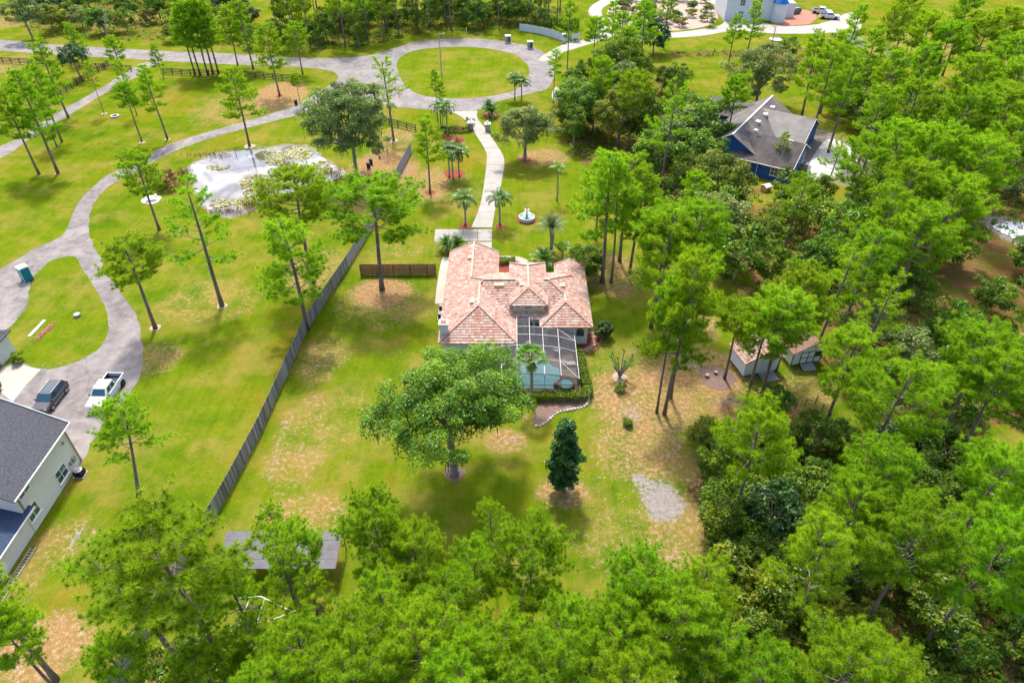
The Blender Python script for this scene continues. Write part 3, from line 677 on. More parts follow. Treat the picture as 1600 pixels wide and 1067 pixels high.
hips = [((-8.9,64.05,E_),(-4.15,68.8,dH)),((0.6,64.05,E_),(-4.15,68.8,dH)),((-4.15,68.8,dH),(-4.15,73.55,dH)),((-4.15,73.55,dH),(-3.6,74.1,cH)),((-3.6,74.1,cH),(-5.4,75.9,aH)),
        ((-5.4,75.9,aH),(-5.4,84.9,aH)),((-3.6,74.1,cH),(0.4,74.1,cH)),((4.1,74.1,cH),(4.7,74.1,cH)),((4.7,74.1,cH),(7.95,77.35,nH)),((7.95,77.35,nH),(7.95,81.5,nH)),((4.7,74.1,cH),(6.75,72.05,eH)),
        ((6.75,72.05,eH),(6.75,70.45,eH)),((6.75,70.45,eH),(10,67.2,E_)),((6.75,70.45,eH),(3.5,67.2,E_)),((TX0,TY0,TE),(2.1,TY0+2.4,TR)),((TX1,TY0,TE),(2.1,TY0+2.4,TR)),
        ((TX0,TY1,TE),(2.1,TY1-2.4,TR)),((TX1,TY1,TE),(2.1,TY1-2.4,TR)),((2.1,TY0+2.4,TR),(2.1,TY1-2.4,TR)),
        ((-8.85,84.9,E_+.02),(-5.4,84.9,aH)),((-1.95,84.9,E_+.02),(-5.4,84.9,aH)),((5.95,81.5,E_+.02),(7.95,81.5,nH)),((9.95,81.5,E_+.02),(7.95,81.5,nH))]
for i, (a, b) in enumerate(hips):
    a, b = Vector(a) + Vector((0,0,.06)), Vector(b) + Vector((0,0,.06)); ridge_caps(caps, a, b, seed=i)
    if abs(a.x-b.x) < 0.01 and a.z > 4: wpart("ridge_mortar", MB().bar(a + Vector((0,0,.10)), b + Vector((0,0,.10)), 0.20, 0.14), "ridge_mortar", house)
o = link("ridge_caps", caps.mesh("ridge_caps", "roof_tile", tint=True), house); o.location = -house.location; o["kind"] = 'stuff'
wl = MB()
wl.box(-8.4, -2.4, 75, 84.5, 0, 2.98); wl.box(-8.35, 9.5, 69.3, 78.9, 0, 2.97); wl.box(-8.4, 0.1, 64.5, 69.29, 0, 2.96); wl.box(4.0, 9.5, 67.7, 69.28, 0, 2.96); wl.box(6.4, 9.48, 78.91, 81.0, 0, 2.96)
for (x0, x1, yy, hh) in ((-8.4,-2.4,84.5,aH),(6.4,9.5,81.0,nH)): wl.slab([(x0,yy,2.98),(x1,yy,2.98),((x0+x1)/2,yy,hh-0.3),((x0+x1)/2-.01,yy,hh-0.3)], 0.01)
wall = wpart("wall", wl, "stucco", house)
tw = MB(); tw.box(0.15, 4.05, 70.05, 79.2, 3.0, TE-0.02)
tower = wpart("tower_wall", tw, "stucco", house)
wpart("flashing", MB().box(0.0, 4.2, 69.82, 70.04, 3.5, 3.70), "flashing", house)
for (x, w_) in ((1.65, .85), (0.55, .45), (3.2, .45)): window(house, (x, 70.05, 3.86 if w_ > .5 else 3.98), (1,0,0), w_, .48 if w_ > .5 else .34, "window_glass", "white_paint", 3 if w_ > .5 else 1, 1, sill=False)
# arched window in the end wall beside the cage
def arch(parent, xc, y, z0, w, h, frame="stucco", name="window"):
    pts = [(xc-w/2, z0), (xc+w/2, z0)] + [(xc+w/2*math.cos(a), z0+h-w/2+w/2*math.sin(a)) for a in np.linspace(0, math.pi, 9)]
    mb = MB(); out = [(xc+(x-xc)*1.16, z0-0.08+(z-z0+0.08)*1.08) for x, z in pts]; k = len(pts)
    mb.add([(x, y-0.07, z) for x, z in out] + [(x, y-0.07, z) for x, z in pts], [(i, (i+1) % k, k+(i+1) % k, k+i) for i in range(k)])
    mb.add([(x, y-0.07, z) for x, z in out] + [(x, y, z) for x, z in out], [((i+1) % k, i, k+i, k+(i+1) % k) for i in range(k)])
    f = wpart(name, mb, frame, parent)
    sub("pane", MB().face([(x, y-0.02, z) for x, z in pts]), "window_glass", f)
    sub("muntin", MB().box(xc-.02, xc+.02, y-.05, y-.025, z0, z0+h-.02).box(xc-w/2, xc-.02, y-.05, y-.025, z0+.55, z0+.59).box(xc+.02, xc+w/2, y-.05, y-.025, z0+.55, z0+.59), "dark_metal", f)
arch(house, 8.55, 67.7, 1.25, 1.0, 1.3)
for x in (-3.6, -1.6): 
    window(house, (x, 64.5, 0.15), (1,0,0), 1.5, 2.1, "window_glass", "white_paint", 2, 1, name="sliding_door", sill=False)
for x in (0.5, 1.7, 2.9): window(house, (x, 69.3, 0.15), (1,0,0), 0.95, 2.1, "window_glass", "white_paint", 1, 1, name="sliding_door", sill=False)
window(house, (4.5, 67.7, 0.15), (1,0,0), 1.9, 2.1, "window_glass", "white_paint", 2, 1, name="sliding_door", sill=False)
window(house, (9.5, 70.5, 1.0), (0,1,0), 1.2, 1.2)
window(house, (9.5, 74.5, 1.0), (0,1,0), 1.5, 1.2)
window(house, (-8.4, 72.0, 1.0), (0,-1,0), 1.2, 1.2)
gd = MB()
for j in range(4): gd.box(-7.7, -3.1, 84.505, 84.56, 0.05+j*0.55, 0.58+j*0.55)
wpart("garage_door", gd, "white_paint", house)
wpart("front_door", MB().box(1.5, 2.7, 79.205, 79.26, 0.1, 2.4), "fence_brown", house)
for (x, y, w_) in ((-5.75, 80.9, .5), (-5.0, 70.0, .5), (1.3, 73.2, .5), (6.55, 73.9, .5)):     # attic vents
    zz = 5.2 if x == 1.3 else (3 + PZ*(min(x+8.9, 10-x)))
    wpart("roof_vent", MB().box(x-w_/2, x+w_/2, y-.3, y+.3, zz-.1, zz+.26).box(x-w_/2-.05, x+w_/2+.05, y-.35, y+.35, zz+.262, zz+.30), "ridge_mortar", house)
wpart("skylight_vent", MB().box(-2.3, -1.0, 73.1, 73.6, 4.95, 5.28), "flashing", house)
for (x, y, z) in ((0.0, 71.2, 4.4), (5.3, 71.9, 4.55), (8.9, 72.6, 3.55), (-7.9, 72.2, 3.5), (-7.0, 68.9, 3.9)):
    wpart("vent_pipe", MB().tube([(x, y, z-.3), (x, y, z+.22)], [.09, .09], 8), "flashing", house)
ch = wpart("chimney", MB().box(-8.75, -7.75, 65.2, 66.1, 2.4, 4.9).box(-8.85, -7.65, 65.1, 66.2, 4.9, 5.05), "stucco", house)
sub("flue", MB().box(-8.6, -7.9, 65.35, 65.95, 5.052, 5.16), "brick_red", ch)
def ac_unit(x, y, label, rz=0, s=1.0):
    t = tag(empty("air_conditioner", (x, y, 0), rz), label, "air conditioner")
    lpart("pad", MB().box(-.55, .55, -.55, .55, 0, .08), "concrete", t)
    b = MB().box(-.40, .40, -.40, .40, .085, .80)
    for i in range(9):
        z = .14+i*.07
        b.box(-.42, .42, -.42, -.405, z, z+.03).box(-.42, .42, .405, .42, z, z+.03).box(-.42, -.405, -.404, .404, z, z+.03).box(.405, .42, -.404, .404, z, z+.03)
    lpart("case", b, "dark_metal", t)
    lpart("top", MB().lathe([(.42,.80),(.44,.83),(.30,.90)], n=16), "grey_metal", t)
    g = MB()
    for r in (.10, .18, .26): g._lathe([(r-.012,.905),(r,.925),(r+.012,.905)], (0,0,0), 16, 0)
    lpart("fan_grille", g, "dark_metal", t)
ac_unit(-9.4, 73.2, "grey air conditioner on the west walk of the tiled house, nearer one")
ac_unit(-9.4, 75.0, "grey air conditioner on the west walk of the tiled house, farther one")

# --- pool, deck, cage
pd = MB().prism([(-4.5,58.55),(7.95,58.55),(7.95,67.68),(3.98,67.68),(3.98,69.28),(.12,69.28),(.12,64.48),(-4.5,64.48)], -0.1, 0.12)
structure("pool_deck", pd, "deck")
pl = smooth_line([(0.2,59.3),(3,59.3),(5.3,59.3),(5.75,60.3),(5.7,61.6),(5.75,62.7),(5.2,63.1),(4.7,63.6),(4.4,64.4),(3.2,64.7),(2.0,64.3),(0.8,63.2),(-0.8,62.6),(-1.6,61.2),(-1.0,59.8)], 5, True)
pool = tag(empty("swimming_pool", (2, 62, 0)), "free-form swimming pool with pale turquoise water inside the screen cage", "pool")
wpart("water", MB().prism([(p.x, p.y) for p in pl], -0.02, 0.128), "pool_water", pool)
cp = MB(); P = [(p.x, p.y) for p in pl]; k = len(P); ctr = (2.3, 61.8)
inn = P; out = [(ctr[0]+(x-ctr[0])*1.06, ctr[1]+(y-ctr[1])*1.09) for x, y in P]
cp.add([(x, y, .15) for x, y in inn] + [(x, y, .15) for x, y in out] + [(x, y, .05) for x, y in inn] + [(x, y, .05) for x, y in out],
       [(i, (i+1) % k, k+(i+1) % k, k+i) for i in range(k)] + [((i+1) % k, i, 2*k+i, 2*k+(i+1) % k) for i in range(k)] + [(k+i, k+(i+1) % k, 3*k+(i+1) % k, 3*k+i) for i in range(k)])
wpart("coping", cp, "coping", pool)
spa = tag(empty("hot_tub", (6.35, 59.75, 0)), "raised octagonal spa with pale rim at the pool's corner", "hot tub")
oct_ = lambda r: [(r*math.cos(a), r*math.sin(a)) for a in np.linspace(math.pi/8, math.pi*2+math.pi/8, 8, endpoint=False)]
sw = MB(); O1, O2 = oct_(1.08), oct_(.84)
sw.add([(x,y,.55) for x,y in O1]+[(x,y,.55) for x,y in O2]+[(x,y,.1) for x,y in O1]+[(x,y,.3) for x,y in O2],
       [(i,(i+1)%8,8+(i+1)%8,8+i) for i in range(8)]+[(i,16+i,16+(i+1)%8,(i+1)%8) for i in range(8)]+[(8+i,8+(i+1)%8,24+(i+1)%8,24+i) for i in range(8)])
lpart("rim", sw, "coping", spa); lpart("water", MB().prism(oct_(.85), .2, .47), "pool_water", spa)
lpart("spillway", MB().box(-1.45, -1.0, -.4, .4, .1, .66).box(-1.4,-1.05,-.28,.28,.661,.80), "pale_stone", spa)
def lounge(x, y, rz, label):
    t = tag(empty("lounge_chair", (x, y, .12), rz), label, "lounge chair")
    lpart("seat", MB().box(-.32,.32,-.95,.3,.30,.36), "white_paint", t)
    lpart("backrest", MB().slab([(-.32,.302,.36),(.32,.302,.36),(.32,.85,.80),(-.32,.85,.80)], .06), "white_paint", t)
    for sx in (-.27,.27):
        for sy in (-.85,.25): lpart("leg", MB().box(sx-.03,sx+.03,sy-.03,sy+.03,0,.298), "grey_metal", t)
def cafe_table(x, y, label):
    t = tag(empty("patio_table", (x, y, .12)), label, "table")
    lpart("tabletop", MB().lathe([(.5,.70),(.52,.72),(.50,.74)], n=18), "grey_metal", t); lpart("pedestal", MB().lathe([(.25,0),(.05,.06),(.04,.695)], n=10), "dark_metal", t)
cafe_table(5.6, 65.6, "small round patio table on the pool deck under the cage")
lounge(7.0, 63.4, rad(90), "white lounge chair on the tan deck east of the pool"); lounge(2.2, 66.3, rad(10), "white lounge chair on the deck north of the pool")

cage = tag(empty("pool_cage", (2, 63, 0)), "white aluminium screen enclosure with dark mesh over the swimming pool", "screen enclosure")
CXS = [-4.4, -2.9, -1.2, 0.6, 2.15, 3.75, 5.65, 7.75]; CHS = [2.1, 2.5, 2.8, 2.95, 2.95, 2.85, 2.6, 2.1]
CYS = [58.7, 61.2, 63.6, 65.6, 67.1, 69.1]
def cy_top(i): return 3 if False else None
ymax = [64.0, 64.0, 64.0, 69.1, 69.1, 67.1, 67.1, 67.1]
def chh(i, y): return CHS[i] + 0.035*(y-58.7)*(1 if 0 < i < 7 else 0.2)
CAGE_W = 0.06
for i, x in enumerate(CXS):
    wpart("roof_beam", MB().bar((x, 58.7, chh(i,58.7)), (x, ymax[i], chh(i, ymax[i])), CAGE_W, .09), "cage_paint", cage)
    wpart("post", MB().box(x-.035, x+.035, 58.665, 58.735, .12, chh(i,58.7)-.06), "cage_paint" if i in (0,) else "dark_metal", cage)  # dark_metal on the front frame paints in the backlit shade of white aluminium
for y in CYS:
    for i in range(7):
        if y <= min(ymax[i], ymax[i+1])+.01:
            wpart("purlin", MB().bar((CXS[i]+.05, y, chh(i,y)), (CXS[i+1]-.05, y, chh(i+1,y)), .05, .07), "dark_metal" if y == 58.7 else "cage_paint", cage)  # front purlins darkened like the posts, shade put into the colour
for i in range(7): wpart("rail", MB().bar((CXS[i]+.05, 58.7, 1.15), (CXS[i+1]-.05, 58.7, 1.15), .05, .06), "dark_metal", cage)  # front rails carry the same painted shade
for y in (61.2, 63.6, 65.6, 67.1):
    wpart("post", MB().box(7.705, 7.795, y-.045, y+.045, .12, chh(7,y)-.06), "cage_paint", cage)
for y in (61.2, 63.6): wpart("post", MB().box(-4.445, -4.355, y-.045, y+.045, .12, chh(0,y)-.06), "cage_paint", cage)
wpart("rail", MB().bar((7.75, 58.8, 1.15), (7.75, 67.1, 1.15), .05, .06), "dark_metal", cage)
for a, b in (((5.65,67.1),(7.75,65.6)), ((5.65,61.2),(7.75,58.7)), ((-4.4,58.7),(-2.9,61.2)), ((-4.4,64.0),(-2.9,61.2))):
    ia, ib = CXS.index(a[0]), CXS.index(b[0])
    wpart("brace", MB().bar((a[0], a[1], chh(ia,a[1])+.01), (b[0], b[1], chh(ib,b[1])+.01), .05, .05), "cage_paint", cage)
for i in range(7):
    ym = min(ymax[i], ymax[i+1]); ys_ = [y for y in CYS if y < ym-.1] + [ym]
    for a, b in zip(ys_[:-1], ys_[1:]):
        wpart("screen_panel", MB().face([(CXS[i]+.04,a+.03,chh(i,a)+.02),(CXS[i+1]-.04,a+.03,chh(i+1,a)+.02),(CXS[i+1]-.04,b-.03,chh(i+1,b)+.02),(CXS[i]+.04,b-.03,chh(i,b)+.02)]), "insect_screen", cage)
    wpart("screen_panel", MB().face([(CXS[i]+.05,58.7,.13),(CXS[i+1]-.05,58.7,.13),(CXS[i+1]-.05,58.7,chh(i+1,58.7)-.05),(CXS[i]+.05,58.7,chh(i,58.7)-.05)]), "insect_screen", cage)
for a, b in zip([58.7,61.2,63.6,65.6], [61.2,63.6,65.6,67.1]):
    wpart("screen_panel", MB().face([(7.75,a+.05,.13),(7.75,b-.05,.13),(7.75,b-.05,chh(7,b)-.05),(7.75,a+.05,chh(7,a)-.05)]), "insect_screen", cage)

# --- generic gabled block in local coordinates: ridge along local y
def gable(mbw, mbr, x0, x1, y0, y1, eh, rh, over=0.45, M=None, yo=(None, None), t=0.14):
    M = M or Matrix.Identity(4); xm = (x0+x1)/2; sl = (rh-eh)/((x1-x0)/2)
    oy0 = over if yo[0] is None else yo[0]; oy1 = over if yo[1] is None else yo[1]
    mbw.box(x0, x1, y0, y1, 0, eh, M=M)
    for yy, s in ((y0, -1), (y1, 1)):
        tri = [(x0,yy,eh),(x1,yy,eh),(xm,yy,rh-.05)]; tri = tri if s < 0 else [tri[1], tri[0], tri[2]]
        mbw.face([M @ Vector(p) for p in tri])
    e = eh - over*sl + .08; r = rh + .08
    for xa, s in ((x0-over, 1), (x1+over, -1)):
        q = [(xa,y0-oy0,e),(xm,y0-oy0,r),(xm,y1+oy1,r),(xa,y1+oy1,e)]
        q = q if s < 0 else q[::-1]
        mbr.slab([M @ Vector(p) for p in q], t)

# --- blue house
ang = math.atan2(-.55, .835)           # local x = towards the back yard (b), local y = along the main ridge (a)
d_ = Vector((.55, .835, 0)); e_ = Vector((.835, -.55, 0)); B0 = Vector((43.4, 125.3, 0))
MB_ = Matrix(((e_.x, d_.x, 0, 0), (e_.y, d_.y, 0, 0), (0,0,1,0), (0,0,0,1)))
bh = tag(empty("house", B0), "blue house with a weathered grey shingle roof among the trees", "house")
w_, r_ = MB(), MB()
gable(w_, r_, -5.6, 5.6, -6.0, 17.2, 2.9, 6.2, M=MB_)
wpart_l = lambda n, mb, mat: lpart(n, mb, mat, bh)
def turned(a, b):   # block whose ridge runs along local x
    return MB_ @ Matrix.Rotation(-math.pi/2, 4, 'Z')
MT = turned(0, 0)   # in this frame: x = -a, y = b
r1_, r2_ = MB(), MB()
gable(w_, r1_, -3.6, 7.3, 0.5, 11.6, 2.92, 5.6, M=MT, yo=(0, .45))
gable(w_, r2_, -16.3, -4.4, 0.6, 10.2, 2.93, 5.95, M=MT, yo=(0, .45))
gable(w_, r_, -17.8, -11.5, -11.5, -0.5, 2.91, 4.9, M=MT, yo=(.45, 0))
lpart("wall", w_, "blue_siding", bh); lpart("roof", r_, "shingle_weathered", bh); lpart("wing_roof", r1_, "shingle_dark", bh)["label"] = "darker wing roof"; lpart("wing_roof", r2_, "shingle_pale", bh)["label"] = "paler wing roof"  # the wings differ only in shingle tone, one darker, one paler
tr_ = MB()
for x0, x1, yb, eh, rh in ((-3.6,7.3,11.6,2.92,5.6),(-16.3,-4.4,10.2,2.93,5.95)):
    xm = (x0+x1)/2; sl = (rh-eh)/((x1-x0)/2)
    for xa in (x0-.45, x1+.45): tr_.bar(MT @ Vector((xa, yb+.46, eh-.45*sl+.02)), MT @ Vector((xm, yb+.46, rh+.02)), .05, .2)
tr_.bar(MT @ Vector((7.8, .5, 2.7)), MT @ Vector((7.8, 12.0, 2.7)), .1, .14); tr_.bar(MT @ Vector((-4.0, 5.2, 2.75)), MT @ Vector((-4.0, 12.0, 2.75)), .1, .14)
tr_.bar(MB_ @ Vector((0,-6.45,6.32)), MB_ @ Vector((0,17.6,6.32)), .28, .06)
lpart("trim", tr_, "white_paint", bh)
for yy in (3.5, 8.0, 12.6): lpart("roof_vent", MB().box(1.1, 1.9, yy, yy+.9, 5.3, 5.75, M=MB_), "white_paint", bh)
lpart("roof_vent", MB().box(2.0, 2.6, 0.2, .9, 5.0, 5.35, M=MB_), "white_paint", bh)
lpart("skylight", MB().box(.9, 2.5, 3.3, 4.2, 5.0, 5.45, M=MT), "dark_metal", bh); lpart("skylight", MB().box(.9, 2.5, 8.8, 9.6, 5.0, 5.42, M=MT), "white_paint", bh)
def loc_window(o, ux, w, h, **kw):
    O2 = MT @ Vector(o); U = (MT.to_3x3() @ Vector(ux)); f = window(bh, O2, U, w, h, **kw); f.location = (0,0,0); return f
loc_window((7.3, 3.2, 1.0), (0,1,0), 1.3, 1.4); loc_window((7.3, 8.3, 1.0), (0,1,0), 1.3, 1.4); loc_window((-1.2, 11.6, .9), (-1,0,0), 1.6, 1.5); loc_window((4.6, 11.6, .9), (-1,0,0), 1.4, 1.5); loc_window((-7.5, 10.2, .3), (-1,0,0), 2.2, 2.1)
lpart("downspout", MB().bar(MT @ Vector((7.36, 5.8, 0)), MT @ Vector((7.36, 5.8, 2.75)), .09, .09), "white_paint", bh)

# --- two-storey house at the left edge
lh = tag(empty("house", (-45.3, 44, 0)), "two-storey pale stucco house with dark shingle roof at the left edge", "house")
w_, r_ = MB(), MB()
gable(w_, r_, -60.3, -45.3, 39.4, 48.3, 5.25, 9.9, over=0.5, yo=(.5, .5))
w_.box(-58, -45.35, 22, 39.39, 0, 2.75)
wpart("wall", w_, "stucco_warm", lh); wpart("roof", r_, "shingle_blue_grey", lh)
wpart("porch_roof", MB().slab([(-44.9,22,2.62),(-44.9,40.35,2.62),(-48.2,40.35,4.0),(-48.2,22,4.0)], .14), "shingle_navy", lh)
wpart("wall_end", MB().box(-48.15, -45.36, 39.391, 39.9, 2.751, 3.0), "stucco_warm", lh)
g = MB(); g.bar((-44.72, 38.9, 5.05), (-44.72, 48.85, 5.05), .10, .14); wpart("gutter", g, "white_paint", lh)
wpart("gutter", MB().bar((-44.8, 22, 2.55), (-44.8, 40.35, 2.55), .1, .13), "white_paint", lh)
rk = MB(); rk.bar((-44.8, 48.83, 5.06), (-52.8, 48.83, 10.0), .05, .2); wpart("rake_trim", rk, "white_paint", lh)
wpart("downspout", MB().bar((-45.22, 48.22, 0), (-45.22, 48.22, 4.95), .1, .1), "fence_rail", lh)
wpart("downspout", MB().bar((-45.22, 39.7, 2.8), (-45.22, 39.7, 4.95), .1, .1), "bark_grey", lh)
window(lh, (-45.3, 44.5, .75), (0,1,0), 1.6, 1.35, "window_green"); window(lh, (-45.35, 39.5-.1, 1.15) if False else (-45.3, 39.6, 1.15), (0,1,0), 1.5, 1.35, "window_green"); window(lh, (-45.3, 40.0, 4.0), (0,1,0), 1.5, .95, "window_green", ny_=1)
wpart("roof_vent", MB().tube([(-50.1, 45.4, 8.2), (-50.1, 45.4, 8.95)], [.1, .1], 8).tube([(-50.1,45.4,8.951),(-50.1,45.4,9.1)], [.2,.05], 8), "black_paint", lh)
wpart("meter_box", MB().box(-45.29, -45.1, 47.2, 47.6, .9, 1.5).box(-45.29,-45.12,46.7,47.0,1.0,1.4), "grey_metal", lh)
wpart("wall_light", MB().box(-45.29, -45.1, 47.2, 47.35, 3.6, 3.85), "grey_metal", lh)
ac_unit(-44.4, 46.3, "dark air conditioner with pale round top beside the two-storey house")
# garage wing of that house
gw = tag(empty("garage", (-66, 68, 0)), "white garage with an open bay at the left edge beyond the parked cars", "garage")
w_, r_ = MB(), MB()
w_.box(-63.0, -61.2, 63.6, 64.0, 0, 2.9); w_.box(-74, -66.9, 63.6, 64.0, 0, 2.9); w_.box(-66.9, -63.0, 63.6, 64.0, 2.4, 2.9); w_.box(-61.5, -61.2, 64.001, 66.4, 0, 2.9); w_.box(-74, -66.9, 69.5, 69.9, 0, 2.9); w_.box(-66.9, -61.501, 66.1, 66.4, 0, 2.9)
wpart("wall", w_, "stucco", gw)
r_.slab([(-75,63.1,2.9),(-61.9,63.1,2.9),(-62.6,65.0,3.8),(-75,65.0,3.8)], .14); r_.slab([(-61.9,63.1,2.9),(-60.8,63.6,2.9),(-60.8,66.9,2.9),(-62.6,65.0,3.8)], .14); r_.slab([(-60.8,66.9,2.9),(-75,66.9,2.9),(-75,65.0,3.8),(-62.6,65.0,3.8)], .14)
wpart("roof", r_, "shingle_blue_grey", gw)
wpart("floor", MB().box(-74,-61.5,64.0,66.1,0,.03), "concrete_old", gw)
wpart("wall_light", MB().box(-62.2,-62.0,63.42,63.599,1.9,2.2), "black_paint", gw)

gw.location.x -= 1.2
# --- sheds
def shed(name, p, rz, w, d, eh, rh, label, roofmat, tiles=False, trim="white_paint", door=True):
    t = tag(empty(name, (p[0], p[1], 0), rz), label, "shed")
    a, r = MB(), MB(); gable(a, r, -w/2, w/2, 0, d, eh, rh, over=.28, t=.10, M=Matrix.Translation((0,0,.25)))
    lpart("wall", a, "white_paint", t); lpart("roof", r, roofmat, t)
    if tiles:
        tm = MB(); sl = (rh-eh)/(w/2); e0 = eh+.25-.28*sl+.085; r0 = rh+.25+.085
        tile_field(tm, [(-w/2-.28,-.28,e0),(0,-.28,r0),(0,d+.28,r0),(-w/2-.28,d+.28,e0)], (0,1,0), .36, .38, 7)
        tile_field(tm, [(w/2+.28,-.28,e0),(0,-.28,r0),(0,d+.28,r0),(w/2+.28,d+.28,e0)], (0,1,0), .36, .38, 8)
        o = lpart("roof_tiles", tm, "roof_tile", t, tint=True, kind='stuff')
        cp_ = MB(); ridge_caps(cp_, (0,-.28,r0+.02), (0,d+.28,r0+.02)); o = lpart("ridge_caps", cp_, "roof_tile", t, tint=True, kind='stuff')
    for sx in (-w/2+.2, 0, w/2-.2):
        for sy in (.25, d-.25): lpart("block", MB().box(sx-.18,sx+.18,sy-.18,sy+.18,0,.248), "stone", t)
    return t
sA = shed("garden_shed", (29.9, 61.9), math.atan2(1.2, 4.55), 4.6, 3.5, 2.05, 3.05, "white shed with pink tiled gable roof and a ramp behind leaning pine trunks", "ridge_mortar", True)
lpart("door", MB().box(-.2,1.6,-.05,-.003,.27,2.05), "vinyl", sA); lpart("door_frame", MB().box(-.32,-.202,-.06,-.003,.25,2.15).box(1.602,1.72,-.06,-.003,.25,2.15).box(-.2,1.6,-.06,-.003,2.052,2.15), "white_paint", sA)
lpart("ramp", MB().slab([(-.3,-.055,.27),(-.3,-1.5,.03),(1.7,-1.5,.03),(1.7,-.055,.27)][::1], .06), "grey_metal", sA)
sB = shed("garden_shed", (35.9, 63.7), math.atan2(.9, 3.9), 4.0, 2.9, 2.0, 2.9, "white shed with brown shingle roof and black trimmed double doors", "shingle_brown")
dr_ = MB()
for x in (-.85, .02): dr_.box(x,x+.84,-.05,-.003,.27,1.98)
lpart("door", dr_, "white_paint", sB)
tm = MB()
for x in (-.97,-.01,.88): tm.box(x-.0,x+.10,-.075,-.052,.25,2.05)
for x0,x1 in ((-.87,-.01),(.09,.88)):
    for z in (.27,1.1,1.96): tm.box(x0,x1,-.075,-.052,z,z+.09)
tm.box(-2.03,-1.9,-.03,-.003,.25,2.2).box(1.9,2.03,-.03,-.003,.25,2.2)
lpart("black_trim", tm, "black_paint", sB)
f = window(sB, (1.15, 0, 1.15), (1,0,0), .6, .6, "window_glass", "black_paint", 2, 2, sill=False); f.location = (0,0,0)
lpart("ramp", MB().slab([(-.8,-.08,.27),(-.8,-1.2,.03),(.9,-1.2,.03),(.9,-.08,.27)], .06), "grey_metal", sB)

# --- flat metal shelter at the bottom left
sh = tag(empty("shelter", (-20.5, 35.7, 0)), "long dark flat-roofed open shelter half hidden under the front pines", "shelter")
for i in range(4):
    y0, y1 = 34.0+i*.92, 34.0+(i+1)*.92-.02; z0, z1 = 2.2+i*.07, 2.2+(i+1)*.07
    wpart("roof_panel", MB().slab([(-25.9,y0,z0),(-15.4,y0,z0),(-15.4,y1,z1),(-25.9,y1,z1)], .05), "shelter_roof", sh)
for i in range(5): wpart("rafter", MB().bar((-25.6+i*2.55,34.1,2.10),(-25.6+i*2.55,37.6,2.38),.08,.1), "fence_brown", sh)
for i in range(5):
    for y, z in ((34.2, 2.05), (37.5, 2.3)): wpart("post", MB().box(-25.65+i*2.55,-25.55+i*2.55,y-.05,y+.05,0,z), "fence_brown", sh)

# --- far house with the blue turret cap
tq = at(1216, 35); TH_ = height_at((1216, 35), 6)
th = tag(empty("house", (tq.x, tq.y, 0)), "white house with a small blue cone roof at the top edge", "house")
w_ = MB(); hx, hy = tq.x, tq.y
w_.box(hx-16, hx-1.2, hy+1.6, hy+15, 0, TH_+1.5); w_.box(hx-1.25, hx+6, hy+5, hy+14, 0, TH_-1)
wpart("wall", w_, "vinyl", th)
wpart("turret", MB().lathe([(2.0,0),(2.0,TH_)], (hx, hy+1.0, 0), 18), "vinyl", th)
wpart("cone_roof", MB()._lathe([(0.02,TH_),(2.35,TH_+.01),(1.3,TH_+1.5),(.02,TH_+3.6)], (hx, hy+1.0, 0), 18, 0), "cone_blue", th)
wpart("roof", MB().slab([(hx-16.5,hy+1.1,TH_+1.55),(hx-.8,hy+1.1,TH_+1.55),(hx-4,hy+8,TH_+4.4),(hx-13,hy+8,TH_+4.4)], .2).slab([(hx-.8,hy+1.1,TH_+1.55),(hx-.8,hy+15.5,TH_+1.55),(hx-4,hy+8,TH_+4.4)], .2), "shingle_weathered", th)
for x in (-12, -7): window(th, (hx+x, hy+1.6, 1.0), (1,0,0), 1.4, 1.6); window(th, (hx+x, hy+1.6, 4.2), (1,0,0), 1.4, 1.5)

# ================================================================ VEHICLES (front towards local -y)
def loft(mb, secs, mi=0):
    """secs: list of (y, [(x, z) ...]) rings with equal counts, capped"""
    b = len(mb.v); n = len(secs[0][1])
    for y, ring_ in secs:
        for x, z in ring_: mb.v.append((x, y, z)); mb.t.append(.5)
    for i in range(len(secs)-1):
        for j in range(n): mb.f.append((b+i*n+j, b+(i+1)*n+j, b+(i+1)*n+(j+1)%n, b+i*n+(j+1)%n)); mb.m.append(mi)
    mb.f.append(tuple(b+j for j in range(n))); mb.m.append(mi); mb.f.append(tuple(b+(len(secs)-1)*n+n-1-j for j in range(n))); mb.m.append(mi)
def hull_ring(w, z0, z1, tuck=.06, r=.10):
    return [(-w+tuck,z0),(w-tuck,z0),(w,z0+.22),(w,z1-r),(w-r,z1),(-w+r,z1),(-w,z1-r),(-w,z0+.22)]
def wheel(parent, x, y, r, w, matrim="rim"):
    s = 1 if x > 0 else -1
    t = MB(); t.tube([(x-w/2,y,r),(x-w/2+.03,y,r),(x+w/2-.03,y,r),(x+w/2,y,r)],[r*.9,r,r,r*.9],18)
    wh = lpart("wheel", t, "rubber", parent, smooth=False)
    rm = MB(); xo = x+s*(w/2+.006); rm.tube([(x+s*(w/2-.02),y,r),(xo,y,r)],[r*.62,r*.58],14)
    for k in range(5):
        a = k*2*math.pi/5; rm.bar((xo+s*.012,y,r),(xo+s*.012,y+r*.52*math.cos(a),r+r*.52*math.sin(a)),.07,.03)
    sub("rim", rm, matrim, wh)
def glass_quad(mb, pts, t=0.012):
    P = [Vector(p) for p in pts]; n = (P[1]-P[0]).cross(P[2]-P[0]).normalized(); mb.add([p+n*t for p in P], [tuple(range(len(P)))])
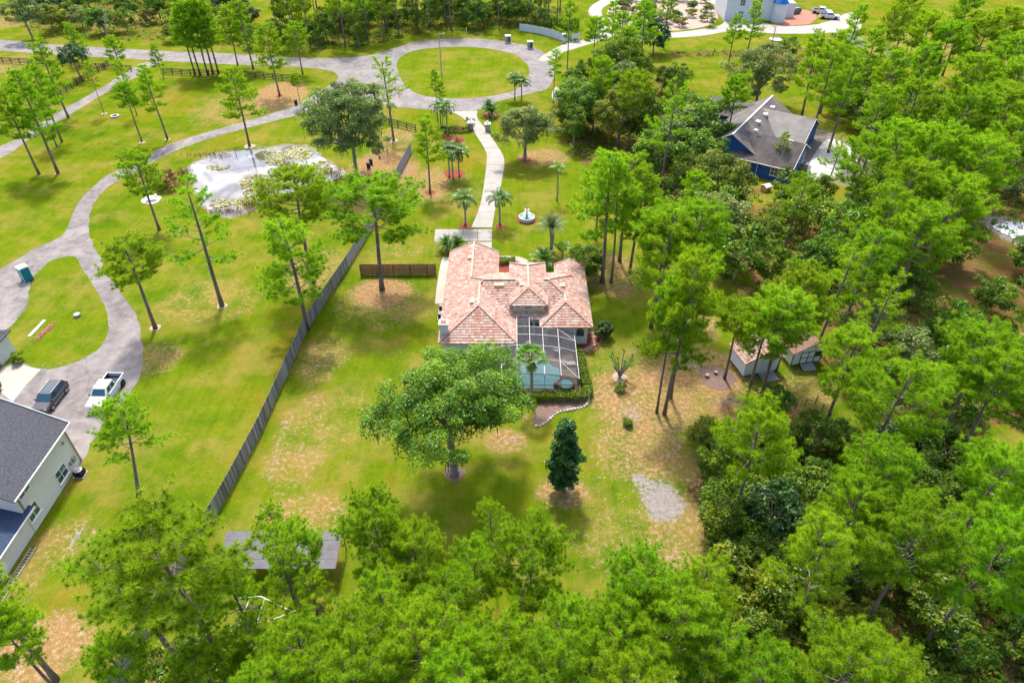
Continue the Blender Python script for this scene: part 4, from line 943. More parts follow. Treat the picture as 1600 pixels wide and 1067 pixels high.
def cabin(parent, y0, y1, zb, zt, wb, wt, rake_f, rake_r, paint, pillars):
    """greenhouse: painted roof and pillars, glass set in; y0 front of windscreen base"""
    mb = MB(); A = [(-wb,y0,zb),(wb,y0,zb),(wb,y1,zb),(-wb,y1,zb)]; T = [(-wt,y0+rake_f,zt),(wt,y0+rake_f,zt),(wt,y1-rake_r,zt),(-wt,y1-rake_r,zt)]
    mb.add(A+T, [(4,5,6,7),(0,1,5,4),(1,2,6,5),(2,3,7,6),(3,0,4,7)]); lpart("cabin", mb, paint, parent)
    def q(i, j, f0=.06, f1=.94, g0=.10, g1=.90):
        a, b, c, d = Vector(A[i]), Vector(A[j]), Vector(T[j]), Vector(T[i])
        f = lambda s, t: a.lerp(b, s).lerp(d.lerp(c, s), t)
        return [f(f0,g0), f(f1,g0), f(f1,g1), f(f0,g1)]
    m = MB(); glass_quad(m, q(0,1)); lpart("windscreen", m, "car_glass", parent)
    m = MB(); glass_quad(m, q(2,3)); lpart("rear_window", m, "car_glass", parent)
    for (i, j) in ((1,2),(3,0)):
        cuts = pillars if i == 1 else [(1-b, 1-a) for a, b in pillars]
        for a, b in cuts:
            m = MB(); glass_quad(m, q(i, j, a, b, .12, .86)); lpart("side_window", m, "car_glass", parent)
def mirrors(parent, y, z, w, paint):
    for s in (-1, 1): lpart("mirror", MB().box(min(s*w,s*(w+.22)),max(s*w,s*(w+.22)),y-.06,y+.06,z,z+.17), paint, parent)
def lights(parent, yf, yr, z, w, zr):
    for s in (-1, 1):
        lpart("headlight", MB().box(min(s*(w-.42),s*(w-.06)),max(s*(w-.42),s*(w-.06)),yf-.015,yf+.05,z,z+.16), "clear_lens", parent)
        lpart("tail_light", MB().box(min(s*(w-.20),s*(w-.02)),max(s*(w-.20),s*(w-.02)),yr-.05,yr+.015,zr,zr+.34), "red_lens", parent)
def suv(x, y, rz, label):
    t = tag(empty("car", (x, y, .012), rz), label, "car", None); b = MB()
    loft(b, [(-2.33, hull_ring(.78,.36,.74)), (-2.22, hull_ring(.90,.30,.90)), (-1.2, hull_ring(.94,.28,1.06)), (1.95, hull_ring(.94,.28,1.08)), (2.28, hull_ring(.90,.32,1.04)), (2.36, hull_ring(.82,.40,.95))])
    lpart("body", b, "car_dark", t)
    cabin(t, -1.25, 2.20, 1.06, 1.68, .90, .72, .72, .35, "car_dark", [(.10,.40),(.43,.70),(.73,.93)])
    for s in (-1, 1): lpart("roof_rail", MB().bar((s*.66,-.35,1.71),(s*.66,1.7,1.71),.05,.05), "rim", t)
    lpart("sunroof", MB().box(-.45,.45,-.25,.55,1.681,1.695), "car_glass", t)
    for xx in (-.86,.86):
        for yy in (-1.40,1.42): wheel(t, xx, yy, .36, .24)
    mirrors(t, -.95, 1.05, .92, "car_dark"); lights(t, -2.25, 2.33, .70, .90, .75)
    lpart("grille", MB().box(-.42,.42,-2.345,-2.3,.50,.68), "dark_metal", t); lpart("number_plate", MB().box(-.2,.2,2.361,2.375,.62,.76), "clear_lens", t)
    for s in (-1,1): lpart("sill_trim", MB().bar((s*.945,-1.0,.42),(s*.945,1.0,.42),.03,.08), "rim", t)
    return t
def pickup(x, y, rz, label):
    t = tag(empty("pickup_truck", (x, y, .012), rz), label, "pickup truck"); b = MB()
    loft(b, [(-2.88, hull_ring(.86,.50,.96)), (-2.76, hull_ring(.96,.42,1.14)), (-1.35, hull_ring(1.0,.42,1.24)), (.98, hull_ring(1.0,.42,1.24))])
    lpart("body", b, "car_white", t)
    cabin(t, -1.40, .97, 1.23, 1.92, .93, .74, .72, .12, "car_white", [(.16,.52),(.56,.92)])
    bd = MB(); bd.box(-1.0,1.0,.985,2.80,.45,.72)
    for s in (-1,1): bd.box(min(s*.90,s*1.0),max(s*.90,s*1.0),.985,2.80,.721,1.26)
    bd.box(-.899,.899,2.71,2.80,.721,1.24); lpart("bed", bd, "car_white", t)
    ln = MB(); ln.box(-.89,.89,1.0,2.70,.721,.74)
    for s in (-1,1): ln.box(min(s*.885,s*.898),max(s*.885,s*.898),1.0,2.70,.741,1.20)
    ln.box(-.88,.88,.99,1.0,.741,1.2); lpart("bed_liner", ln, "bed_liner", t)
    for xx in (-.94,.94):
        for yy in (-1.82,1.85): wheel(t, xx, yy, .44, .30, "dark_metal")
    for s in (-1,1):
        for yy in (-1.82,1.85):
            fl = MB(); fl.tube([(s*1.0, yy+.56*math.cos(a), .46+.56*math.sin(a)) for a in np.linspace(.1, math.pi-.1, 8)], [.05]*8, 5, cap=True); lpart("fender_flare", fl, "car_white", t)
        lpart("running_board", MB().bar((s*1.02,-1.2,.42),(s*1.02,1.2,.42),.12,.06), "rim", t)
    mirrors(t, -1.15, 1.22, .98, "dark_metal"); lights(t, -2.80, 2.80, .86, .96, .80)
    lpart("grille", MB().box(-.5,.5,-2.90,-2.86,.64,.90), "rim", t); lpart("front_bumper", MB().box(-.92,.92,-2.97,-2.80,.44,.60), "car_white", t); lpart("rear_bumper", MB().box(-.92,.92,2.81,2.92,.50,.62), "rim", t)
    lpart("number_plate", MB().box(-.2,.2,-2.982,-2.972,.47,.57), "clear_lens", t)
    return t
suv(-52.95, 57.2, rad(-1.5), "black estate car with silver roof rails parked on the concrete forecourt")
pickup(-46.95, 58.0, rad(-1.0), "white crew cab pickup truck with dark bed on the forecourt")
suv(-60.9, 57.2, rad(-3), "dark car mostly hidden behind the roof edge of the two-storey house")
suv(-65.0, 62.6, rad(1), "dark car standing in the mouth of the open garage bay")
p = at(1295, 30); c1 = pickup(p.x, p.y, rad(75), "white pickup truck parked by the far brick terrace at the top"); 
p = at(1283, 22); c2 = pickup(p.x, p.y, rad(60), "white pickup truck farther back by the far brick terrace")
p = at(1240, 22); c3 = suv(p.x, p.y, rad(-60), "black car beside the white house with the blue cone roof")

# ================================================================ FENCES
random.seed(11)
def fence_points(px): return [Vector((p.x, p.y, 0)) for p in gp(px)]
def along(P, step):
    ds = [0.0]
    for i in range(len(P)-1): ds.append(ds[-1] + (P[i+1]-P[i]).length)
    n = max(1, int(round(ds[-1]/step))); return resample(P, n+1)
# the long weathered board fence
FL = [(-31.2,22,0),(-30.3,29.5,0),(-28.3,44.2,0),(-27.5,52,0),(-26.7,70.6,0),(-24.3,84.3,0),(-22.6,96,0),(-20.7,114.5,0),(-19.5,126.5,0)]
FL = [Vector(p) for p in FL]
lf_ = tag(empty("board_fence", FL[2]), "long weathered grey board fence running from the front pines to the turning circle", "fence")
bpts = along(FL, 0.158); bme = [MB().box(-.072,.072,-.011,.011,.03,2.16+k*.012).mesh("board", "fence_board") for k in (-1,0,1,2)]
near = [i for i in range(len(bpts)-1) if bpts[i].y > 38 and bpts[i].y < 38+300*.158]
far_mb = MB()
for i in range(len(bpts)-1):
    m_ = (bpts[i]+bpts[i+1])/2; d = bpts[i+1]-bpts[i]; a = math.atan2(d.y, d.x); z = random.uniform(-.015,.015)
    if i in near[:300]:
        o = link("board", bme[random.randrange(4)], lf_); o.location = m_ - lf_.location + Vector((0,0,z)); o.rotation_euler = (0,random.uniform(-.012,.012),a)
    else: far_mb.box(-.072,.072,-.011,.011,.03,2.17+z, M=Matrix.Translation(m_) @ Matrix.Rotation(a, 4, 'Z'))
wpart("boards", far_mb, "fence_grey", lf_, kind='stuff')
ppts = along(FL, 2.4); pme = MB().box(-.05,.05,-.05,.05,0,2.1).mesh("post", "fence_grey")
for i in range(len(ppts)):
    d = (ppts[min(i+1,len(ppts)-1)]-ppts[max(i-1,0)]).normalized(); n = Vector((d.y,-d.x,0))
    o = link("post", pme, lf_); o.location = ppts[i] - n*.066 - lf_.location; o.rotation_euler = (0,0,math.atan2(d.y,d.x))
    if i < len(ppts)-1:
        for z in (.35,1.05,1.80): wpart("rail", MB().bar(ppts[i]-n*.035+Vector((0,0,z)), ppts[i+1]-n*.035+Vector((0,0,z)), .035, .09), "fence_grey", lf_)
# the short brown fence across the side yard, rails facing the back yard
def brown_fence(A, B, label, hgt=1.85, rails=(.45,1.45)):
    A, B = Vector(A), Vector(B); f = tag(empty("board_fence", A), label, "fence"); d = (B-A); ln = d.length; d.normalize(); a = math.atan2(d.y, d.x); n = Vector((d.y,-d.x,0))
    k = int(ln/.15); me_ = MB().box(-.07,.07,-.01,.01,.04,hgt).mesh("board", "fence_brown")
    for i in range(k):
        o = link("board", me_, f); o.location = d*(i+.5)*ln/k; o.rotation_euler = (0,random.uniform(-.01,.01),a); o.location.z = random.uniform(-.02,.02)
    for z in rails: wpart("rail", MB().bar(A+n*.035+Vector((0,0,z)), B+n*.035+Vector((0,0,z)), .045, .09), "fence_rail", f)
    for i in range(int(ln/2.4)+2):
        q = A + d*min(ln, i*2.4); wpart("post", MB().box(q.x-.05,q.x+.05,q.y-.05+n.y*.11,q.y+.05+n.y*.11,0,hgt+.03), "fence_brown", f)
brown_fence((-21.9,83.5,0), (-11.0,83.6,0), "brown wooden board fence with two pale rails between the grey fence and the house")
brown_fence((-18.3,31.4,0), (-15.9,30.9,0), "short brown board fence panel standing alone among the front pines", 2.0, (.4,1.6))
brown_fence((-29.6,35.8,0), (-28.7,38.2,0), "short brown board gate beside the grey fence under the front pines", 1.9)
# black four-rail paddock fences
def paddock(px, label, mat="black_paint", step=2.45, hgt=1.4):
    P = fence_points(px); f = tag(empty("paddock_fence", P[0]), label, "fence"); Q = along(P, step); pm = MB().box(-.075,.075,-.075,.075,0,hgt+.05).mesh("post", mat)
    for i, q in enumerate(Q):
        o = link("post", pm, f); o.location = q-P[0]
        if i < len(Q)-1:
            for z in (.32,.68,1.03,1.36): wpart("rail", MB().bar(q+Vector((0,0,z)), Q[i+1]+Vector((0,0,z)), .05, .15), mat, f)
paddock([(-60,95),(0,98.5),(60,102),(120,106),(165,109),(206,112)], "black rail fence along the street left of the lane mouth")
paddock([(256,116),(300,118),(345,119.5),(400,122.5),(470,127.5)], "black rail fence along the street right of the lane mouth")
paddock([(170,104),(140,122),(112,140),(88,156)], "black rail fence running diagonally beside the left lane")
paddock([(560,180),(585,189),(615,197),(650,206)], "black rail fence behind the grey mossy tree beside the turning circle")
paddock([(1490,42),(1540,55),(1600,75),(1660,95)], "dark rail fence at the far right edge of the meadow", "fence_grey")
# white vinyl fence
def vinyl(px, label, hgt=2.0, step=2.4):
    P = smooth_line(fence_points(px), 6); f = tag(empty("vinyl_fence", P[0]), label, "fence"); Q = along(P, step)
    for i, q in enumerate(Q):
        wpart("post", MB().box(q.x-.07,q.x+.07,q.y-.07,q.y+.07,0,hgt+.12), "vinyl", f)
        if i < len(Q)-1:
            d = (Q[i+1]-q).normalized()*.075; wpart("panel", MB().bar(q+d+Vector((0,0,hgt/2)), Q[i+1]-d+Vector((0,0,hgt/2)), .05, hgt-.1), "vinyl", f)
            wpart("rail", MB().bar(q+d+Vector((0,0,hgt-.03)), Q[i+1]-d+Vector((0,0,hgt-.03)), .08, .1), "vinyl", f)
vinyl([(812,49),(830,51.5),(850,55.5),(866,60.5),(881,65.5)], "curved white vinyl fence on the lawn behind the turning circle")
vinyl([(884,65),(900,66.5)], "short white vinyl fence between two capped pillars")
vinyl([(1318,63),(1335,70),(1350,78)], "white vinyl fence in the meadow behind the blue house, nearer the street"); vinyl([(1385,86),(1400,93),(1420,104)], "white vinyl fence among trees right of the blue house")
def pillar(px, py, w, h, label, mat="pale_stone", cap="white_paint", lamp=False):
    q = at(px, py); t = tag(empty("gate_pillar", q), label, "pillar")
    b = MB(); k = int(h/.3)
    for i in range(k):
        g_ = (.012 if i % 2 else 0); b.box(-w/2-g_, w/2+g_, -w/2-g_, w/2+g_, i*h/k, (i+1)*h/k-.012)
    lpart("shaft", b, mat, t); lpart("cap", MB().box(-w*.62,w*.62,-w*.62,w*.62,h,h+.12).box(-w*.4,w*.4,-w*.4,w*.4,h+.121,h+.2), cap, t)
    if lamp: lpart("lamp", MB().lathe([(.10,h+.2),(.22,h+.36),(.24,h+.5),(.1,h+.64)], n=12), "white_paint", t)
pillar(881,67,.9,2.2,"pale capped pillar at the left end of the far gate","vinyl"); pillar(902,65,.9,2.2,"pale capped pillar at the right end of the far gate","vinyl")
pillar(736,203,.95,1.5,"stone gate pillar with light cap left of the concrete driveway","stone",lamp=True); pillar(762,205,.95,1.5,"stone gate pillar with light cap right of the concrete driveway","stone",lamp=True)
# wire fence on wooden posts in front of the sheds
wf = tag(empty("wire_fence", at(1227,638)), "low wire fence on wooden posts at the edge of the wood near the sheds", "fence"); WP = [at(*q) for q in ((1213,641),(1227,638),(1241.5,639),(1257,635.5),(1273.6,630),(1283,644),(1294,657))]
for i, q in enumerate(WP):
    wpart("post", MB().tube([(q.x,q.y,0),(q.x+.03,q.y,1.25)],[.07,.06],6), "bark_pine", wf)
    if i < len(WP)-1:
        for z in (.35,.75,1.15): wpart("wire", MB().tube([(q.x,q.y,z),(WP[i+1].x,WP[i+1].y,z)],[.012,.012],3), "dark_metal", wf)

# ================================================================ STREET AND GARDEN THINGS
q = at(44,437); po = tag(empty("portable_toilet", (q.x,q.y,0), rad(-38)), "teal portable toilet with a white domed roof on the lane", "portable toilet")
b = MB().box(-.58,.58,-.58,.58,.08,2.12)
for i in range(-3,4):
    b.box(i*.16-.03,i*.16+.03,.58,.605,.15,2.05)
    b.box(.58,.605,i*.16-.03,i*.16+.03,.15,2.05)
lpart("body", b, "teal_plastic", po); lpart("door", MB().box(-.46,.46,-.62,-.583,.18,1.98), "teal_plastic", po)
lpart("corner_trim", MB().box(-.61,-.55,-.63,-.581,.1,2.1).box(.55,.61,-.63,-.581,.1,2.1), "white_paint", po)
rf_ = MB(); loft(rf_, [(y, [(-.64,2.12),(.64,2.12),(.60,2.22+.10*(1-(y/.65)**2)),(.3,2.30+.14*(1-(y/.65)**2)),(-.3,2.30+.14*(1-(y/.65)**2)),(-.60,2.22+.10*(1-(y/.65)**2))]) for y in (-.64,-.35,0,.35,.64)])
lpart("roof", rf_, "white_paint", po); lpart("base", MB().box(-.62,.62,-.62,.62,0,.079), "rubber", po); lpart("vent_pipe", MB().tube([(.4,.4,2.2),(.4,.4,2.62)],[.05,.05],7), "white_paint", po)
q = at(823,344); fo = tag(empty("fountain", q), "three-tiered pale stone fountain in a round red mulch ring on the lawn", "fountain")
lpart("basin", MB()._lathe([(1.18,0),(1.25,.1),(1.15,.45),(1.3,.6),(1.32,.68),(1.15,.68),(1.05,.35),(.3,.30)], (0,0,0), 24, 0), "pale_stone", fo); lpart("water", MB().lathe([(1.08,.48),(1.09,.50)], n=20), "pool_water", fo)
lpart("column", MB()._lathe([(.28,.3),(.18,.6),(.16,1.1),(.12,1.35),(.10,1.9),(.07,2.2)], (0,0,0), 12, 0), "pale_stone", fo)
for r, z in ((.72,1.05),(.42,1.72)): lpart("bowl", MB()._lathe([(.14,z-.08),(r*.7,z),(r,z+.17),(r*.93,z+.18),(r*.55,z+.08),(.1,z+.06)], (0,0,0), 20, 0), "pale_stone", fo)
lpart("finial", MB().lathe([(.07,2.2),(.16,2.3),(.10,2.45),(.02,2.62)], n=10), "pale_stone", fo)
# lamp pole in the island
q = at(690,118); lp = tag(empty("lamp_pole", q), "tall thin grey pole standing in the round grass island", "pole")
lpart("pole", MB().tube([(0,0,0),(0,0,4.5),(0,0,9.7)],[.15,.12,.09],8), "stone", lp); lpart("arm", MB().bar((0,0,9.5),(0.9,0,9.65),.07,.07), "grey_metal", lp); lpart("lamp_head", MB().box(.8,1.35,-.14,.14,9.55,9.75), "grey_metal", lp)
# utility boxes
for px_, py_, lab in ((828,76,"white utility cabinet with dark door nearer the far driveway"),(793.5,67,"grey utility cabinet on the verge nearer the wood")):
    q = at(px_,py_); t = tag(empty("utility_cabinet", q), lab, "cabinet")
    lpart("case", MB().box(-.75,.75,-.6,.6,.1,1.75).box(-.8,.8,-.65,.65,1.751,1.9), "white_paint", t); lpart("base", MB().box(-.8,.8,-.65,.65,0,.099), "stone", t)
    for xx in (-.72,.03): lpart("door", MB().box(xx,xx+.69,-.63,-.603,.25,1.65), "grey_metal" if xx < 0 else "shingle_blue_grey", t)
q = at(729,54); t = tag(empty("marker_post", q), "small white marker post on the verge before the north wood", "post"); lpart("post", MB().tube([(0,0,0),(0,0,1.6)],[.09,.09],8), "white_paint", t); lpart("cap", MB().lathe([(.12,1.601),(.02,1.75)], n=8), "white_paint", t)
def trash_bin(px_, py_, lab, mat="black_paint"):
    q = at(px_,py_); t = tag(empty("trash_bin", q), lab, "bin"); m_ = MB(); loft(m_, [(-.3,[(-.26,.1),(.26,.1),(.31,1.0),(-.31,1.0)]),(.3,[(-.26,.1),(.26,.1),(.31,1.0),(-.31,1.0)])]); lpart("body", m_, mat, t)
    lpart("lid", MB().box(-.34,.34,-.36,.34,1.001,1.08), mat, t)
    for s in (-.24,.24): lpart("wheel", MB().tube([(s-.03,.3,.12),(s+.03,.3,.12)],[.12,.12],10), "rubber", t)
trash_bin(463,164,"dark wheeled bin beside the lane near the turning circle"); trash_bin(576,263,"dark bin on the bare ground beside the grey mossy tree"); trash_bin(580,257,"second dark bin by the grey mossy tree, farther back")
# fire pit ring, bench, stump and boards on the lawns
q = at(180,183); t = tag(empty("fire_pit", q), "round stone fire pit ring on the lawn between the two lanes", "fire pit")
for k in range(9):
    a = k*2*math.pi/9; o = link("stone", MB().box(-.27,.27,-.16,.16,0,.34).mesh("stone","pale_stone") if k == 0 else st_me, t); st_me = o.data; o.location = (.72*math.cos(a), .72*math.sin(a), 0); o.rotation_euler = (0,0,a+math.pi/2)
lpart("ash", MB().lathe([(.6,.0),(.58,.05)], n=14), "black_paint", t)
q = at(237,312); t = tag(empty("picnic_table", q, rad(20)), "white picnic table with benches under the pine beside the pond", "picnic table")
for i in range(4): lpart("slat", MB().box(-.9,.9,-.36+i*.185,-.19+i*.185,.72,.76), "white_paint", t)
for s in (-1,1):
    lpart("bench", MB().box(-.9,.9,s*.72-.13,s*.72+.13,.42,.46), "white_paint", t)
    lpart("leg", MB().bar((s*.65,-.75,0),(s*.65,.2,.72),.08,.06).bar((s*.65,.75,0),(s*.65,-.2,.72),.06,.08), "white_paint", t)
ring(237,312,1.6,"gravel_white",.008)
def log_(px_, py_, r, h, lab, mat="bark_grey"):
    q = at(px_,py_); t = tag(empty("tree_stump", q), lab, "stump"); lpart("bark", MB().tube([(0,0,-.05),(0.02,0,h)],[r*1.15,r],10), mat, t); lpart("cut_face", MB().lathe([(r*.93,h),(r*.9,h+.015)], n=12), "dead_wood", t)
log_(121,494,.45,.35,"lone grey stump on the lane's grass loop"); log_(1104,589,.24,.4,"short sawn stump on the brown patch near the shed, left one"); log_(1118,584,.22,.35,"short sawn stump on the brown patch near the shed, right one"); log_(500,438,.3,.3,"low stump on the lawn left of the grey fence") if False else None
def plank(a, b, w, h, lab, mat, name="timber_beam", cat="beam"):
    A, B = at(*a), at(*b); o = link(name, MB().bar(A+Vector((0,0,h/2+.005)), B+Vector((0,0,h/2+.005)), w, h).mesh(name, mat)); tag(o, lab, cat); return o
plank((46,526),(70,501),.34,.12,"long white plank lying on the grass loop","white_paint")
q = at(70,518); _b = at(95,495) - at(57,530); t = tag(empty("brick_pile", q, math.atan2(_b.y, _b.x)), "low pile of loose red bricks on the grass loop", "brick pile"); brm = MB().box(-.1,.1,-.05,.05,0,.065).mesh("brick","brick_red"); random.seed(4)
for i in range(150):
    o = link("brick", brm, t); o.location = (random.gauss(0,.95), random.gauss(0,.22), random.choice((0.005,.005,.07))); o.rotation_euler = (random.uniform(-.15,.15),random.uniform(-.15,.15),random.uniform(0,3.14))
# ladder along the two-storey house
A, B = Vector((-44.75,31.5,.03)), Vector((-44.75,37.6,.03)); t = tag(empty("ladder", A), "long ladder lying on the ground along the two-storey house wall", "ladder")
for s in (0,.5): wpart("rail", MB().bar(A+Vector((s,0,.05)), B+Vector((s,0,.05)), .06,.1), "dead_wood", t)
for i in range(20): wpart("rung", MB().bar(A+Vector((.03,.15+i*.30,.05)), A+Vector((.47,.15+i*.30,.05)), .05,.05), "dead_wood", t)
# white frame in the front wood
t = tag(empty("frame_structure", (-20.5,30.5,0)), "fallen white pole frame on the ground among the front pines", "frame")
for a, b in (((-23.6,29.7,.5),(-20.6,30.0,.6)),((-20.6,30.0,.6),(-18.3,30.9,.8)),((-23.4,32.0,.9),(-21.6,32.1,1.0)),((-21.6,32.1,1.0),(-19.0,31.0,.8)),((-22.9,30.0,.5),(-22.5,31.9,.9)),((-21.4,30.1,.5),(-21.2,32.0,1.0)),((-17.8,30.7,.6),(-16.6,30.4,.5)),((-23.5,29.7,0),(-23.5,29.7,.55)),((-20.6,30.0,0),(-20.6,30.0,.6)),((-18.3,30.9,0),(-18.3,30.9,.8)),((-23.3,32.0,0),(-23.3,32.0,.9))):
    wpart("pole", MB().tube([a,b],[.035,.035],7), "white_paint", t)
for y in (30.5,31.4): wpart("crossbar", MB().bar((-23.2,y,.45),(-21.3,y,.45),.22,.08), "black_paint", t)
# stones: path by the house corner, bed edging
t = tag(empty("stepping_path", at(928,530)), "curved path of round flagstones round the south-east house corner", "path")
for px_, py_ in ((924,520),(927,526),(928,532.5),(926.5,538.5),(922,543.5),(916,546.5)):
    q = at(px_,py_); pts = [(q.x+(.40+.06*math.sin(3*a+px_))*math.cos(a), q.y+(.36+.05*math.cos(4*a))*math.sin(a)) for a in np.linspace(0,6.28,9)[:-1]]
    wpart("flagstone", MB().prism(pts, 0, .05), "flagstone", t)
def edging(px_, lab, r=.17, step=.42, mat="pale_stone"):
    P = along(smooth_line(fence_points(px_), 5), step); t = tag(empty("stone_edging", P[0]), lab, "edging"); me_ = None; random.seed(2)
    if me_ is None:
        m_ = MB(); m_._lathe([(.02,-.02),(r*1.0,.0),(r*.95,.12),(r*.6,.2),(.02,.22)], (0,0,0), 7, 0); me_ = m_.mesh("stone", mat)
    for q in P:
        o = link("stone", me_, t); o.location = q-P[0]; s = random.uniform(.75,1.2); o.scale = (s*random.uniform(.9,1.3),s,s); o.rotation_euler = (0,0,random.uniform(0,3))
edging([(838,666),(848,664),(862,653),(872,645),(890,641),(912,636),(919,628),(920,614)], "curved stone edging round the mulch bed below the hedge")
edging([(906,549),(918,552),(930,548),(938,538),(938,524)], "dark stone edging round the bed at the house corner", .15, .36, "brick_red")
q = at(1195,252) if False else at(1196,298); t = tag(empty("toy_playhouse", q, rad(30)), "small yellow and tan box on the lawn below the blue house", "playhouse")
lpart("body", MB().box(-.7,.7,-.6,.6,.05,.9), "yellow_plastic", t); lpart("roof", MB().slab([(-.8,-.7,.92),(.8,-.7,.92),(.8,0,1.25),(-.8,0,1.25)],.06).slab([(-.8,0,1.25),(.8,0,1.25),(.8,.7,.92),(-.8,.7,.92)],.06), "pale_stone", t); lpart("door", MB().box(-.25,.25,-.63,-.603,.1,.75), "fence_brown", t)
q = at(1245,319); t = tag(empty("garden_table", q), "white garden table on the lawn below the blue house", "table"); lpart("tabletop", MB().box(-.9,.9,-.5,.5,.70,.75), "white_paint", t)
for sx in (-.8,.8):
    for sy in (-.4,.4): lpart("leg", MB().box(sx-.04,sx+.04,sy-.04,sy+.04,0,.699), "white_paint", t)
for px_, py_, r_, lab in ((1137,14,2.0,"white round stone pad left of the far white house"),(1212,63,1.8,"white round stone pad below the far white house")):
    q = at(px_,py_); t = tag(empty("planter", q), lab, "planter"); lpart("rim", MB()._lathe([(r_,0),(r_,.3),(r_*.9,.32),(r_*.85,.2),(.05,.2)], (0,0,0), 20, 0), "gravel_white", t)
# sand tarp heap at the right edge
q = at(1585,358); t = tag(empty("tarpaulin", q, rad(20)), "crumpled pale blue tarpaulin in the clearing at the right edge", "tarpaulin"); random.seed(9); m_ = MB(); nn = 12
vs = [((i/nn-.5)*6+random.uniform(-.2,.2), (j/nn-.5)*4+random.uniform(-.2,.2), .06+.13*abs(math.sin(i*1.3+j*.7))*random.uniform(.3,1)) for i in range(nn+1) for j in range(nn+1)]
m_.add(vs, [(i*(nn+1)+j,(i+1)*(nn+1)+j,(i+1)*(nn+1)+j+1,i*(nn+1)+j+1) for i in range(nn) for j in range(nn)]); lpart("sheet", m_, "vinyl", t)

# ================================================================ FOLIAGE PROTOTYPES
def leaf_mesh(name, V, Fq, tint, mat, tri=False):
    me = bpy.data.meshes.new(name); k = 3 if tri else 4
    me.vertices.add(len(V)); me.vertices.foreach_set("co", np.asarray(V, np.float32).ravel())
    me.loops.add(Fq.size); me.loops.foreach_set("vertex_index", Fq.ravel().astype(np.int32))
    me.polygons.add(len(Fq)); me.polygons.foreach_set("loop_start", (np.arange(len(Fq))*k).astype(np.int32))
    me.update(calc_edges=True)
    a = me.attributes.new("tint", 'FLOAT', 'POINT'); a.data.foreach_set("value", np.asarray(tint, np.float32))
    me.materials.append(MATS[mat]); return me
def unit(v): return v/np.maximum(1e-9, np.linalg.norm(v, axis=-1, keepdims=True))
def rand_dirs(r, n): return unit(r.normal(size=(n, 3)))
def leaf_quads(r, C, Nrm, size, aspect=0.55, jit=0.9):
    """rhombus leaf sprays at C, facing about Nrm"""
    n = len(C); nn = unit(Nrm + jit*rand_dirs(r, n)); a = unit(np.cross(nn, rand_dirs(r, n))); b = np.cross(nn, a)
    s = (size*r.uniform(0.6, 1.3, n))[:, None]
    bend = nn*s*0.18
    V = np.stack([C - a*s, C - b*s*aspect - bend, C + a*s, C + b*s*aspect - bend], 1).reshape(-1, 3)
    return V, np.arange(4*n).reshape(n, 4)

def tuft_blades(r, C, D, R, n_bl, width):
    """needle tufts: n_bl thin blades out of each centre C, bunched about direction D"""
    m = len(C); Cr = np.repeat(C, n_bl, 0); Dr = np.repeat(D, n_bl, 0); Rr = np.repeat(R, n_bl)
    d = unit(Dr*0.35 + rand_dirs(r, m*n_bl)*1.0)
    s = unit(np.cross(d, rand_dirs(r, m*n_bl)))
    ln = (Rr*r.uniform(0.7, 1.15, m*n_bl))[:, None]
    w = width*ln
    V = np.stack([Cr + d*ln*0.06 - s*w*0.5, Cr + d*ln*0.06 + s*w*0.5, Cr + d*ln], 1).reshape(-1, 3)
    return V, np.arange(3*m*n_bl).reshape(-1, 3)

